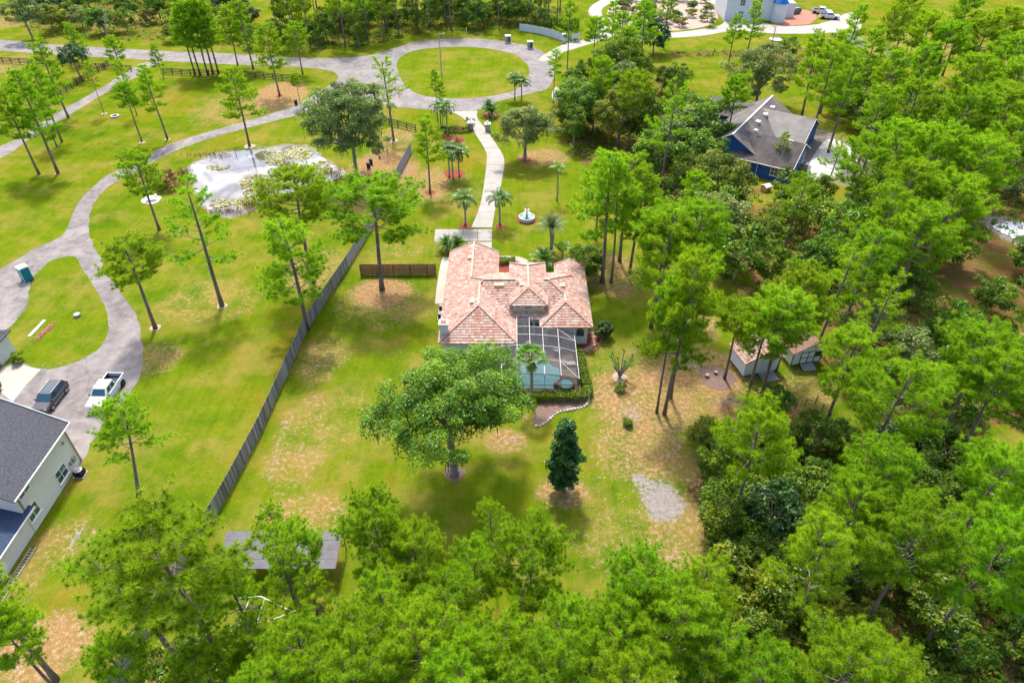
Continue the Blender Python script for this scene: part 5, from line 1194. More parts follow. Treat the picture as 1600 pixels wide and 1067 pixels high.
def pine(seed, H=16.0, cb=0.55, R=4.0, nl=18, shape='umbrella', dens=1.0, mat="pine_needles", tr=0.43, lean=0.4, dead=3, tt=0.205):
    r = np.random.default_rng(seed)
    tk = MB()
    ph = r.uniform(0, 6.28)
    def axis(t): return Vector((lean*math.sin(t*2.2+ph)*t, lean*math.cos(t*1.7+ph)*t, H*t))
    k = 9
    tk.tube([axis(i/k) for i in range(k+1)], [tt*(1.35 if i == 0 else 1.0)*(1-0.80*(i/k)**1.2)+0.02 for i in range(k+1)], 7)
    C, D, R_ = [], [], []
    az = r.uniform(0, 6.28)
    for i in range(nl):
        u = (i + r.uniform(0, 1))/nl; t = cb + (0.985-cb)*u
        az += 2.4 + r.uniform(-0.5, 0.5)
        if shape == 'umbrella': prof = (1 - 0.80*max(0, (u-0.35)/0.65)**2.0)*(0.72 + 0.28*min(1, u/0.35)); el = 0.10 + 0.85*u**1.5
        elif shape == 'layered': prof = (1 - 0.75*u**1.6)*r.uniform(0.55, 1.1); el = -0.05 + 0.75*u
        elif shape == 'cone': prof = 1.05 - 0.90*u; el = 0.15 + 0.5*u
        else: prof = (1 - 0.55*u)*r.uniform(0.6, 1.15); el = 0.15 + 0.8*u
        ln = R*prof*r.uniform(0.75, 1.12); el += r.uniform(-0.15, 0.15)
        p = axis(t); dirh = Vector((math.cos(az), math.sin(az), 0))
        pts = [p]; e = el; kk = 5; side = Vector((-dirh.y, dirh.x, 0)); tw = r.uniform(-0.35, 0.35)
        for j in range(1, kk+1):
            e2 = e + (j/kk)*0.45 - 0.15
            dv = (dirh*math.cos(e2) + Vector((0,0,1))*math.sin(e2) + side*tw*(j/kk)); pts.append(pts[-1] + dv.normalized()*ln/kk)
        br = 0.020 + 0.011*ln
        tk.tube(pts, [br*(1-0.72*j/kk) for j in range(kk+1)], 5, cap=False)
        # twigs with needle tufts
        nt_ = max(4, int(round(ln*3.2*dens)))
        for j in range(nt_):
            w = 0.32 + 0.68*(j + r.uniform(0.2, 0.9))/nt_; w = min(0.99, w)
            q = w*kk; a_ = int(q); b0 = pts[a_].lerp(pts[min(kk, a_+1)], q-a_)
            sg = 1 if j % 2 else -1
            td = (dirh*r.uniform(0.25, 0.9) + side*sg*r.uniform(0.35, 1.0) + Vector((0,0,1))*r.uniform(0.05, 0.75)).normalized()
            tl = r.uniform(0.6, 1.35)*(0.6 + 0.13*ln)
            tip = b0 + td*tl
            if r.uniform() < 0.6: tk.tube([b0, b0 + td*tl*0.55 - Vector((0,0,0.04)), tip], [0.028, 0.022, 0.012], 3, cap=False)
            for w2 in (1.0, 0.55):
                C.append(b0 + td*tl*w2); D.append(td + Vector((0,0,0.55))); R_.append(tr*r.uniform(0.75, 1.15))
                if r.uniform() < 0.12*dens:
                    C.append(b0 + td*tl*w2 + Vector(r.normal(size=3)*0.30)); D.append(td*0.6 + Vector(r.normal(size=3)*0.4) + Vector((0,0,0.6))); R_.append(tr*r.uniform(0.65, 1.05))
        C.append(pts[-1]); D.append((pts[-1]-pts[-2]).normalized() + Vector((0,0,0.4))); R_.append(tr*r.uniform(0.9, 1.2))
    for _ in range(int(4*dens)):
        C.append(axis(0.985) + Vector(r.normal(size=3)*0.35)); D.append(Vector((r.normal()*0.4, r.normal()*0.4, 1))); R_.append(tr)
    for _ in range(dead):                                            # bare dead limbs under the crown
        t = r.uniform(cb-0.16, cb+0.15); a = r.uniform(0, 6.28); p = axis(t); d = Vector((math.cos(a), math.sin(a), r.uniform(-0.15, 0.35)))
        ln = r.uniform(0.8, 2.4); m1 = p + d*ln*0.5 + Vector((0,0,r.uniform(-.1,.2))); tk.tube([p, m1, p + d*ln + Vector((0,0,r.uniform(-.4,.3)))], [0.045, 0.03, 0.01], 4, 1, cap=False)
    C = np.array([tuple(c) for c in C]); D = unit(np.array([tuple(d) for d in D])); R_ = np.array(R_)
    V, Fq = tuft_blades(r, C, D, R_, 70, 0.075)
    n_bl = 70
    base = np.clip(r.normal(0.52, 0.15, len(C)), 0, 1)
    tint = np.repeat(np.repeat(base, n_bl) + r.normal(0, 0.10, len(C)*n_bl), 3).reshape(-1, 3)
    tint += np.array([-0.22, -0.22, 0.30])[None]                  # each blade darker at its base, paler at its tip
    return (tk.mesh("pine_trunk", ["bark_pine", "dead_wood"], smooth=True), leaf_mesh("pine_crown", V, Fq, np.clip(tint, 0, 1).ravel(), mat, True))

def broadleaf(seed, R=4.0, H=7.0, zc=4.2, rz=2.8, lobes=38, leaves=120, lr=(0.8, 1.35), leaf=0.22, mat="oak_leaves", trunk=0.22, bark="bark_grey", squash=1.0, hollow=0.45, low=-0.55, top_cut=1.0, limbs=7, off=(0, 0), taper=0.0):
    r = np.random.default_rng(seed)
    P = []
    while len(P) < lobes:
        d = rand_dirs(r, 1)[0]
        if d[2] < low: continue
        q = r.uniform(hollow, 1.0)**0.6
        a = math.atan2(d[1], d[0]); ir = 1 + 0.16*math.sin(2*a+seed) + 0.11*math.sin(5*a+seed*1.7) + 0.08*r.normal()
        P.append([d[0]*R*q*ir*0.86, d[1]*R*q*ir*0.86*squash, zc + d[2]*rz*q*0.86*(1+0.08*r.normal())])
    P = np.array(P); P[:, :2] *= (1 - taper*np.clip((P[:, 2]-zc)/rz, -0.6, 1))[:, None]; P = P + np.array([off[0], off[1], 0]); lrad = r.uniform(lr[0], lr[1], lobes)
    n = leaves; Cs, Ns, Ti = [], [], []
    for p, q in zip(P, lrad):
        d = rand_dirs(r, n); d[:, 2] = np.where(d[:, 2] < -0.35, -d[:, 2], d[:, 2])
        rr = q*r.uniform(0.35, 1.05, n)**0.55; bump = 1 + 0.22*np.sin(d[:, 0]*5+p[0]*9)*np.sin(d[:, 1]*6+p[1]*7)
        Cs.append(p + d*(rr*bump)[:, None]*np.array([1, 1, 0.72])); Ns.append(d + np.array([0, 0, 0.55]))
        Ti.append(np.clip(r.normal(0.5, 0.20) + r.normal(0, 0.14, n), 0, 1))
    C = np.concatenate(Cs); Nn = np.concatenate(Ns); T = np.concatenate(Ti)
    V, Fq = leaf_quads(r, C, Nn, leaf)
    crown = leaf_mesh("crown", V, Fq, np.repeat(T, 4), mat)
    tk = MB(); fork = Vector((r.normal()*0.15, r.normal()*0.15, max(0.8, zc-rz*0.55)))
    tk.tube([(0,0,-0.1), (0.03,0,0.25), tuple(fork*0.5), tuple(fork)], [trunk*1.7, trunk*1.15, trunk*0.95, trunk*0.85], 8)
    for i in range(limbs):
        q = Vector(P[int(i*lobes/limbs) % lobes]); mid = fork.lerp(q, 0.5) + Vector((r.normal()*0.3, r.normal()*0.3, 0.25))
        tk.tube([fork, mid, q], [trunk*0.55, trunk*0.36, 0.03], 6, cap=False)
        for _ in range(2):
            q2 = Vector(P[r.integers(lobes)])
            if (q2-q).length < R*1.1: tk.tube([mid, mid.lerp(q2, 0.55)+Vector((0,0,.2)), q2], [trunk*0.28, trunk*0.18, 0.02], 5, cap=False)
    return tk.mesh("trunk", bark, smooth=True), crown, P

def fronds(seed, n=18, ln=2.6, droop=1.0, el=(0.1, 1.35), pairs=20, lw=0.06, ll=0.55, mat="palm_leaves", stiff=False, vee=0.35):
    r = np.random.default_rng(seed); Vs, Ts = [], []; rach = MB()
    for i in range(n):
        az = i*2.39996 + r.uniform(-0.2, 0.2); e0 = el[0] + (el[1]-el[0])*((i+0.5)/n) + r.uniform(-0.1, 0.1); L_ = ln*r.uniform(0.8, 1.1)*(0.75 if i > n*0.85 else 1)
        h = np.array([math.cos(az), math.sin(az), 0]); up = np.array([0, 0, 1.0]); side = np.array([-h[1], h[0], 0]); p = np.zeros(3); pts = [p]; e = e0; K = 8; dirs = []
        for j in range(K):
            d = h*math.cos(e) + up*math.sin(e); p = p + d*L_/K; pts.append(p); dirs.append(d); e -= droop*(0.10 + 0.30*j/K)*(1.1 if e0 < 0.8 else 0.9)
        pts = np.array(pts); tb = np.clip(r.normal(0.5, 0.18), 0, 1)
        rach.tube([tuple(q) for q in pts[:-1:2]], [0.03, 0.024, 0.016, 0.008][:len(pts[:-1:2])], 3, cap=False)
        for j in range(pairs):
            w = 0.10 + 0.90*j/pairs; q = w*K; a = min(K-1, int(q)); c = pts[a] + (pts[a+1]-pts[a])*(q-a); d = dirs[a]; nrm = np.cross(side, d); nrm = nrm if nrm[2] > 0 else -nrm
            l_ = ll*math.sin(math.pi*min(0.97, 0.16+0.80*w))**0.6*r.uniform(0.85, 1.1)
            for sg in (-1, 1):
                ld = unit(side*sg*0.9 + d*0.62 + nrm*(vee if stiff else vee*0.4) - (0 if stiff else 1)*up*0.28); wv = unit(np.cross(ld, nrm))*lw
                tip = c + ld*l_ - (0 if stiff else 1)*up*0.16*l_
                Vs += [c - wv*0.5, c + ld*l_*0.5 - wv, tip, c + ld*l_*0.5 + wv]; Ts += [tb-0.1, tb, tb+0.18, tb]
    V = np.array(Vs)
    return leaf_mesh("fronds", V, np.arange(len(V)).reshape(-1, 4), np.clip(Ts, 0, 1), mat), rach

def fan_fronds(seed, n=30, pet=0.9, fr=0.85, el=(-0.15, 1.35), seg=12, mat="fan_leaves"):
    r = np.random.default_rng(seed); Vs, Ts, Fs = [], [], []; st = MB()
    for i in range(n):
        az = i*2.39996; e = el[0] + (el[1]-el[0])*((i+0.5)/n) + r.uniform(-.1, .1); h = np.array([math.cos(az)*math.cos(e), math.sin(az)*math.cos(e), math.sin(e)])
        side = unit(np.array([-math.sin(az), math.cos(az), 0])); nrm = np.cross(h, side); c = h*pet*r.uniform(0.8, 1.1); R = fr*r.uniform(0.85, 1.1)
        st.tube([(0,0,0), tuple(c)], [0.03, 0.018], 3, cap=False); tb = r.uniform(0.25, 0.8)
        prev = None
        for k in range(seg):
            a0 = -1.35 + 2.7*k/seg; a1 = -1.35 + 2.7*(k+0.8)/seg; am = (a0+a1)/2
            f = lambda a, q, z: c + (h*math.cos(a) + side*math.sin(a))*R*q + nrm*z - np.array([0,0,1])*0.22*R*q*q
            b = len(Vs); Vs += [c, f(a0, 0.62, -0.05), f(am, 1.0, -0.08), f(a1, 0.62, -0.05), f(am, 0.55, 0.05)]; Ts += [tb-.15, tb, tb+.25, tb, tb+.1]
            Fs += [(b, b+1, b+2, b+4), (b, b+4, b+2, b+3)]
    return leaf_mesh("fan_fronds", np.array(Vs), np.array(Fs), np.clip(Ts, 0, 1), mat), st

def make_tree(name, trunk_me, crown_me, label, cat, group=None, crown_name="crown"):
    t = empty(name); tag(t, label, cat, group)
    link("trunk", trunk_me, t); link(crown_name, crown_me, t)
    return t
def put(proto, x, y, s=1.0, rz=0.0, label=None, group=None, sz=None, tilt=(0, 0)):
    o = copy_tree(proto) if proto.get("_used") else proto
    proto["_used"] = 1
    if o is not proto and "_used" in o: del o["_used"]
    o.location = (x, y, 0); o.rotation_euler = (tilt[0], tilt[1], rz); o.scale = (s, s, s if sz is None else sz)
    if label: o["label"] = label
    if group: o["group"] = group
    elif "group" in o: del o["group"]
    return o

PINES = []
for i, kw in enumerate([
    dict(seed=1, cb=.56, R=4.6, nl=30, shape='umbrella', dens=1.6),          # 0 wide dense umbrella
    dict(seed=2, cb=.60, R=4.2, nl=28, shape='umbrella', dens=1.6),           # 1
    dict(seed=3, cb=.50, R=3.9, nl=27, shape='umbrella', dens=1.5),           # 2
    dict(seed=4, cb=.40, R=4.1, nl=30, shape='layered', dens=1.46),           # 3 layered
    dict(seed=5, cb=.36, R=4.2, nl=30, shape='layered', dens=1.40),            # 4
    dict(seed=6, cb=.45, R=3.8, nl=26, shape='layered', dens=1.46),            # 5
    dict(seed=7, cb=.42, R=4.4, nl=17, shape='open', dens=0.92, dead=6),       # 6 open, branchy
    dict(seed=8, cb=.48, R=3.8, nl=16, shape='open', dens=0.92, dead=6),       # 7
    dict(seed=9, cb=.58, R=2.4, nl=20, shape='layered', dens=1.15, tt=.13),   # 8 slim
    dict(seed=10, cb=.52, R=2.7, nl=20, shape='umbrella', dens=1.15, tt=.14), # 9 slim
    dict(seed=11, cb=.62, R=3.5, nl=26, shape='umbrella', dens=1.6),          # 10
    dict(seed=12, cb=.52, R=4.8, nl=24, shape='open', dens=1.28, dead=5),     # 11 spreading
]):
    tk, cr = pine(**kw)
    PINES.append(make_tree("pine_tree", tk, cr, "tall slender pine tree with a tufted crown", "pine tree"))

# ================================================================ TREES ONE BY ONE
random.seed(21)
def pine_base(bx, by, top, v, label, group=None, wide=1.0, tilt=(0, 0)):
    q = at(bx, by); h = height_at((bx, by), top); s = h/16.6
    o = put(PINES[v], q.x, q.y, s*wide, random.uniform(0, 6.28), label, group, sz=s, tilt=tilt); return o
def pine_crown(px, py, h, v, label, group, wide=1.0, tilt=None):
    front = py > 640
    if front: h *= .92; py += 14; wide *= .84
    q = at(px, py, 0.80*h); s = h/16.2
    t = tilt if tilt else (random.uniform(-.03,.03), random.uniform(-.03,.03))
    return put(PINES[v], q.x, q.y, s*wide, random.uniform(0, 6.28), label, group, sz=s, tilt=t)
for a in [
 (243,513,376,10,"pine with a bare lower trunk standing beside the lane loop",1.4),
 (347,478,285,6,"tall open-crowned pine on the lawn below the pond",1.15),
 (480,515,335,4,"layered pine standing just left of the long grey fence",1.3),
 (597,452,283,0,"wide dense pine standing before the short brown fence",1.5),
 (249,359,238,2,"pine beside the white picnic table left of the pond",1.2),
 (61,272,132,5,"leftmost pine of the lawn cluster beside the left lane",1.0),
 (91,271,105,4,"forward pine of the lawn cluster beside the left lane, right one",1.0),
 (97,222,95,5,"pine in the left lawn cluster, right behind the forward ones",.9),
 (89,229,140,7,"thin pine in the left lawn cluster between its neighbours",.9),
 (107,184,62,4,"tall pine across the left lane from the lawn cluster",1.05),
 (163,178,95,9,"slim pine with a small crown before the diagonal black fence",.8),
 (222,222,130,10,"short round pine on the lawn left of the curving lane",.95),
 (214,180,92,9,"slim pine behind the short round pine on the lawn",.8),
 (262,218,100,5,"tall pine on the lawn nearest the curving lane",.95),
 (390,229,104,3,"dense layered pine between the lane and the pond",1.1),
 (437,150,36,3,"pine on the bare tan patch before the black rail fence",1.05),
 (473,116,34,2,"pine with a round crown between the black fence and the street",1.1),
 (195,128,56,2,"pine leaning over the lane mouth by the black fence",1.0),
 (258,130,68,5,"pine with drooping crown over the street fence",.9),
 (470,166,115,10,"small pine beside the dark bin at the turning circle",.9),
 (615,220,92,7,"tall bare-trunked pine between the turning circle and the grey fence",1.15),
 (684,190,105,8,"twin-trunked pine by the turning circle, taller one",1.0),
 (692,194,125,8,"twin-trunked pine by the turning circle, shorter one",.9),
 (672,302,180,5,"young pine in a small red mulch ring left of the driveway",.95),
 (490,441,268,1,"broad pine below the pond just behind the layered pine by the fence",1.25),
 (865,160,78,9,"single pine with a round head right of the turning circle",1.1),
 (941,441,235,5,"left of two slim pines behind the tiled house's right end",1.05),
 (955,442,250,8,"right of two slim pines behind the tiled house's right end",1.1),
 (968,408,240,3,"bushy pine just behind the two slim pines right of the house",1.1),
 (1021,491,322,1,"stout pine on the thatchy ground right of the house",.95),
 (1026,644,445,8,"left trunk of the three pines on the sandy lawn",.95),
 (1038,647,400,3,"middle trunk of the three pines on the sandy lawn",.72),
 (1047,621,395,2,"rear trunk of the three pines on the sandy lawn",.8),
 (1132,591,470,10,"pine leaning in front of the tiled shed, left trunk",1.1),
 (1167,623,478,2,"pine rising before the tiled shed, middle trunk",1.0),
 (1186,631,458,10,"pine rising between the two sheds, right trunk",1.1),
 (217,776,648,11,"open branchy pine beside the long grey fence above the front trees",1.2,(0,.24)),
 (276,1026,850,7,"leaning pine crossing the grey fence at the lower left",1.1,(0,-.06)),
 (352,1042,800,10,"tall spreading pine rooted just inside the grey fence at the lower left",1.1,(0,.05)),
 (88,1062,890,7,"open pine near the lower left corner",1.1),
 (1212,270,205,9,"slim pine standing in front of the blue house wall",1.0),
 (1282,322,215,7,"slender bare-trunked pine right of the blue house patio",1.0),
 (1222,400,270,9,"slim pine in the wood below the blue house lawn",1.2),
]:
    bx, by, tp, v, lab, wide = a[:6]; pine_base(bx, by, tp, v, lab, None, wide, a[6] if len(a) > 6 else (0, 0))
# roadside row behind the street fence
for bx, by, tp in ((305,117,6),(313,118,-4),(325,118,2),(333,116,-12),(342,116,-6),(372,104,8),(396,108,-2),(130,100,34)):
    pine_base(bx, by, tp, random.choice((3,4,5)), "tall dark-trunked pine in the row along the street fence", "pines in the row along the street fence", 1.0)
# the pines seen from above along the lower edge
for px, py, h, v in ((590,812,15,0),(655,862,14,1),(835,852,15.5,0),(770,800,12.5,9),(735,880,13,2),(705,940,15,1),(600,935,14,11),(425,812,13,9),(462,850,13,10),(440,870,15,7),(355,905,15,11),(480,915,12,7),
    (1000,905,16,1),(1095,905,15,11),(880,985,15,2),(1050,960,16,0),(1110,1000,15,11),(960,980,15,1),(560,995,15,1),(660,1010,16,0),(770,1000,16,2),(470,1000,15,2),(395,985,13,3),(300,950,12,6),(20,985,13,10),(185,1035,13,10),(320,1040,13,10),
    (560,1050,16,1),(850,1060,17,0),(720,1065,17,2),(980,1055,16,1),(1190,1055,15,2),(440,1060,15,10)):
    pine_crown(px, py, h, v, "bright green pine seen from above in the wood along the front edge", "pines of the front wood seen from above", 1.0)
# pines of the wood at the lower right
for px, py, h, v in ((1185,672,16,0),(1375,735,16,0),(1330,780,15,1),(1290,850,16,11),(1430,835,17,0),(1560,735,16,1),(1550,850,17,0),
    (1320,1035,16,0),(1380,1050,14,1),(1330,560,14,2),(1410,620,16,2),(1250,460,14,0),(1225,500,11,10),(1380,480,15,7),(1540,560,15,1),(1570,600,15,10),(1460,600,13,9)):
    pine_crown(px, py, h, v, "bright green pine in the wood at the right of the sandy lawn", "pines of the right-hand wood", 1.0)
# pines of the wood round the blue house and beyond
for px, py, h, v in ((1000,300,16,3),(1040,370,17,3),(1090,360,16,1),(940,270,14,5),(1050,170,18,7),(990,140,15,1),(940,115,14,2),(1150,145,14,10),(1090,290,10,2),
    (1420,300,17,1),(1480,320,17,0),(1380,330,17,3),(1440,370,17,1),(1350,250,17,2),(1400,230,17,1),(1460,245,18,0),(1530,260,18,1),(1580,230,18,2),(1500,180,18,0),(1560,170,18,1),(1430,160,17,2),(1370,170,16,11),(1330,120,18,5),(1300,100,18,3),(1280,80,17,4),(1590,130,17,0),(1520,120,17,1),(1400,110,17,2),(1440,100,18,3),(1360,70,17,5),(1390,40,18,11),(1340,30,16,4),(1450,50,18,1),(1480,70,17,0),(1540,60,18,0),(1570,40,17,1),(1420,20,17,2),(1510,20,18,2),(1590,90,18,1),(1320,420,15,7),(1360,400,16,3),(1310,75,17,5)):
    pine_crown(px, py, h, v, "tall pine in the wood around and beyond the blue house", "pines of the wood around the blue house", 1.0)
for px, py, h, v in ((975,40,13,2),(930,48,13,1),(985,62,12,10),(1010,20,15,3),(960,20,14,5),(890,30,17,9),(1045,5,14,11),(1150,40,12,5),(1180,20,14,4)):
    pine_crown(px, py, h, v, "pine growing by the far curved concrete drive", "pines by the far concrete drive", 1.0)

# scattered fill: pines of the north wood, seen as many trunks
fillr = random.Random(77)
def scatter(poly, n, dmin, taken, r):
    xs_ = [p[0] for p in poly]; ys_ = [p[1] for p in poly]; out = []; tries = 0
    while len(out) < n and tries < n*60:
        tries += 1; x, y = r.uniform(min(xs_), max(xs_)), r.uniform(min(ys_), max(ys_))
        if not inside(np.array([x]), np.array([y]), poly)[0]: continue
        if any((x-a)**2+(y-b)**2 < dmin*dmin for a, b in taken): continue
        taken.append((x, y)); out.append((x, y))
    return out
tk_ = []
for x, y in scatter(FR['north'], 62, 4.2, tk_, fillr):
    if y > 285: continue
    s = fillr.uniform(.85, 1.25); put(PINES[fillr.choice((3,4,5,8,9,7))], x, y, s*.85, fillr.uniform(0,6.28), "tall slim pine in the wood north of the street", "pines of the north wood", sz=s*1.15)

# broadleaf trees and bushes
def bl(name, label, cat="tree", **kw):
    tk, cr, P = broadleaf(**kw); return make_tree(name, tk, cr, label, cat), P
BUSH = []
for i, kw in enumerate([
    dict(seed=31, R=3.4, H=6, zc=3.3, rz=2.7, lobes=44, leaves=90, lr=(.6,1.05), leaf=.19, mat="bush_leaves", trunk=.13, low=-.75),
    dict(seed=32, R=3.0, H=6, zc=3.2, rz=2.9, lobes=40, leaves=90, lr=(.55,1.0), leaf=.17, mat="bush_leaves", trunk=.12, low=-.75),
    dict(seed=33, R=3.6, H=7, zc=3.8, rz=3.2, lobes=48, leaves=90, lr=(.65,1.1), leaf=.20, mat="oak_leaves", trunk=.16, low=-.7),
    dict(seed=34, R=3.1, H=5, zc=2.7, rz=2.3, lobes=40, leaves=85, lr=(.5,.95), leaf=.18, mat="bush_leaves_yellow", trunk=.10, low=-.8),
    dict(seed=35, R=3.3, H=7, zc=3.9, rz=3.4, lobes=42, leaves=90, lr=(.6,1.05), leaf=.18, mat="grey_leaves", trunk=.15, low=-.7),
    dict(seed=36, R=2.6, H=7, zc=4.3, rz=3.8, lobes=38, leaves=90, lr=(.55,.95), leaf=.18, mat="bush_leaves", trunk=.14, low=-.75),
    dict(seed=37, R=3.2, H=6, zc=3.1, rz=2.6, lobes=42, leaves=90, lr=(.55,1.0), leaf=.20, mat="dark_leaves", trunk=.13, low=-.8),
]):
    BUSH.append(bl("broadleaf_tree", "dense leafy tree in the undergrowth", seed=kw.pop("seed"), **kw)[0])
def bush(px, py, v, s, label, group=None, sz=None): 
    q = at(px, py); return put(BUSH[v], q.x, q.y, s, fillr.uniform(0,6.28), label, group, sz=sz)
BLUE_LAWN = wpoly([(1148,262),(1180,322),(1260,326),(1350,300),(1372,250),(1300,180),(1250,270)])
ZL = dict(east=("leafy tree in the thicket between the tiled house and the blue house", "leafy trees of the thicket east of the house"),
          right=("leafy shrub of the undergrowth in the wood at the lower right", "undergrowth shrubs of the right-hand wood"),
          northeast=("leafy tree in the wood beyond the blue house", "leafy trees beyond the blue house"),
          north=("leafy bush under the pines north of the street", "bushes of the north wood"),
          northwest=("rounded bush in the thicket north of the street", "bushes of the north-west thicket"),
          south=("low leafy shrub under the front pines", "undergrowth shrubs of the front wood"))
BLUE_KEEP = [(38,108),(70,108),(74,138),(60,150),(40,152),(33,140)]
def fill(zone, n, dmin, smin, smax, vs, ymax=262, xmax=160, near_scale=1.0, avoid=()):
    tk2 = []; lab, grp = ZL[zone]; k = 0
    for x, y in scatter(FR[zone], n, dmin, tk2, fillr):
        if y > ymax or abs(x) > 0.72*y*1.0+34 or y < 22: continue
        if inside(np.array([x]), np.array([y]), BLUE_KEEP)[0]: continue
        if any((x-a)**2+(y-b)**2 < r*r for a, b, r in avoid): continue
        if inside(np.array([x]), np.array([y]), BLUE_LAWN)[0]: continue
        s = fillr.uniform(smin, smax); o = put(BUSH[fillr.choice(vs)], x, y, s, fillr.uniform(0,6.28), lab, grp, sz=s*fillr.uniform(.85,1.2)); k += 1
        if s < .95: o.name = 'leafy_shrub'
    return k
sheds = [(30,63.5,4.5),(36,65,4.0),(72,91,8.0),(66,81,6.0)]
n1 = fill('east', 84, 3.8, .75, 1.45, (0,0,1,2,2,3,5,6,4), avoid=sheds)
n2 = fill('right', 80, 2.7, .5, 1.05, (0,1,1,3,5,6,0))
FR['strip'] = wpoly([(1108,700),(1235,700),(1300,800),(1340,1000),(1310,1200),(1118,1200)]); ZL['strip'] = ZL['right']
n2 += fill('strip', 42, 2.1, .5, .9, (0,1,3,5,0,1))
n3 = fill('northeast', 48, 5.2, .9, 1.6, (0,2,2,4,6,5,1))
n4 = fill('north', 56, 4.0, .6, 1.15, (0,1,2,5))
n5 = fill('northwest', 40, 5.0, .9, 1.5, (0,2,3,3,4,6), ymax=270)
n6 = fill('south', 22, 2.6, .3, .6, (0,1,3,5))
print("bushes", n1, n2, n3, n4, n5, n6)

for x_, y_, k_, s_ in ((1100,238,2,1.6),(1075,216,0,1.5),(1060,250,4,1.4),(1345,205,2,1.3),(1310,178,0,1.4),(1370,225,6,1.3)):
    bush(x_, y_, k_, s_, *ZL['east'])
def single(name, label, px, py, rot=0.0, cat="tree", moss=0, **kw):
    t, P = bl(name, label, cat, **kw); q = at(px, py); t.location = q; t.rotation_euler = (0,0,rot); t["_used"] = 1
    if moss:
        r = np.random.default_rng(kw['seed']+500); Vs = []; Ts = []
        for _ in range(moss):
            p = P[r.integers(len(P))]; c = p + r.normal(size=3)*np.array([.6,.6,.2]) - np.array([0,0,.5]); ln = r.uniform(.6,2.0); w = r.uniform(.05,.13); a = r.uniform(0,3.14); d = np.array([math.cos(a)*w, math.sin(a)*w, 0])
            sw_ = r.normal(size=3)*.08; Vs += [c-d, c+d*.1-np.array([0,0,ln])+sw_, c+d*.2-np.array([0,0,ln*.9])+sw_, c+d]; Ts += [.5]*4
        o = link("hanging_moss", leaf_mesh("hanging_moss", np.array(Vs), np.arange(len(Vs)).reshape(-1,4), Ts, "moss_grey"), t); o["kind"] = "stuff"
    return t
single("oak_tree", "large spreading live oak hung with grey moss in the back yard", 710, 740, 0.3, moss=170, seed=51, off=(1.0,.6), R=7.9, H=14, zc=9.5, rz=4.9, lobes=165, leaves=310, lr=(.65,1.45), leaf=.125, mat="oak_leaves", trunk=.36, low=-.42, hollow=.35, limbs=14)
single("oak_tree", "grey-green drooping tree hung with moss between the pond and the turning circle", 557, 275, 0, moss=420, seed=52, R=8.0, H=18, zc=10.2, rz=8.8, lobes=200, leaves=150, lr=(.8,1.4), leaf=.19, mat="grey_leaves", trunk=.34, low=-.7, hollow=.3, limbs=12)
single("oak_tree", "rounded grey-green oak in a red mulch ring right of the driveway", 820, 251, 1.0, moss=30, seed=53, R=5.6, H=10.5, zc=6.4, rz=3.9, lobes=95, leaves=150, lr=(.8,1.35), leaf=.18, mat="grey_leaves", trunk=.3, low=-.5, limbs=10)
single("conifer_tree", "dense dark upright evergreen standing alone on the back lawn", 880, 765, 0, seed=54, R=1.75, H=10, zc=5.2, rz=5.4, taper=.5, lobes=190, leaves=90, lr=(.32,.6), leaf=.15, mat="dark_leaves", trunk=.16, low=-1, hollow=.2, limbs=6)
single("round_shrub", "large round dense green shrub behind the tiled house's right end", 912, 432, 0, "shrub", seed=55, R=3.0, H=5.2, zc=2.7, rz=2.6, lobes=85, leaves=110, lr=(.5,.85), leaf=.13, mat="bush_leaves", trunk=.14, low=-.9, hollow=.6, limbs=5)
single("round_shrub", "dark green rounded shrub by the house's south-east corner", 942, 527, 0, "shrub", seed=56, R=1.25, H=2.4, zc=1.25, rz=1.2, lobes=34, leaves=90, lr=(.32,.52), leaf=.11, mat="dark_leaves", trunk=.07, low=-.9, limbs=4)
single("broadleaf_tree", "small loose olive-green tree at the edge of the sandy lawn", 1095, 700, 0, seed=57, R=1.9, H=4.4, zc=2.5, rz=1.8, lobes=34, leaves=60, lr=(.4,.7), leaf=.13, mat="bush_leaves_yellow", trunk=.08, low=-.8, limbs=6)
single("broadleaf_tree", "small dark round tree beside the diagonal black fence", 126, 122, 0, seed=58, R=4.0, H=8, zc=5.0, rz=3.0, lobes=48, leaves=90, lr=(.7,1.2), leaf=.2, mat="dark_leaves", trunk=.2, low=-.5, limbs=6)
single("broadleaf_tree", "large silvery green tree in the thicket beyond the turning circle", 1180, 165, 0, seed=59, R=7.6, H=13, zc=7.0, rz=6.2, lobes=110, leaves=130, lr=(.9,1.5), leaf=.22, mat="grey_leaves", trunk=.34, low=-.7, limbs=9)
single("broadleaf_tree", "broad yellow-green tree at the edge of the thicket left of the blue house", 1110, 330, 0, seed=60, R=6.0, H=10, zc=5.6, rz=4.8, lobes=100, leaves=130, lr=(.8,1.35), leaf=.2, mat="bush_leaves_yellow", trunk=.3, low=-.7, limbs=9)
single("broadleaf_tree", "grey-green tree at the thicket corner right of the round oak", 905, 205, 0, seed=61, R=6.2, H=11, zc=5.8, rz=5.0, lobes=100, leaves=130, lr=(.8,1.4), leaf=.2, mat="oak_leaves", trunk=.3, low=-.7, limbs=9)
single("broadleaf_tree", "olive-green tree with yellow tips in the thicket behind the driveway lawn", 965, 225, 0, seed=62, R=6.0, H=11, zc=6.0, rz=4.8, lobes=95, leaves=130, lr=(.8,1.4), leaf=.2, mat="bush_leaves_yellow", trunk=.3, low=-.7, limbs=9)
single("broadleaf_tree", "dark leafy tree beyond the turning circle beside the far drive", 965, 135, 0, seed=63, R=7.0, H=12, zc=6.6, rz=5.6, lobes=100, leaves=120, lr=(.9,1.5), leaf=.22, mat="bush_leaves", trunk=.34, low=-.7, limbs=9)
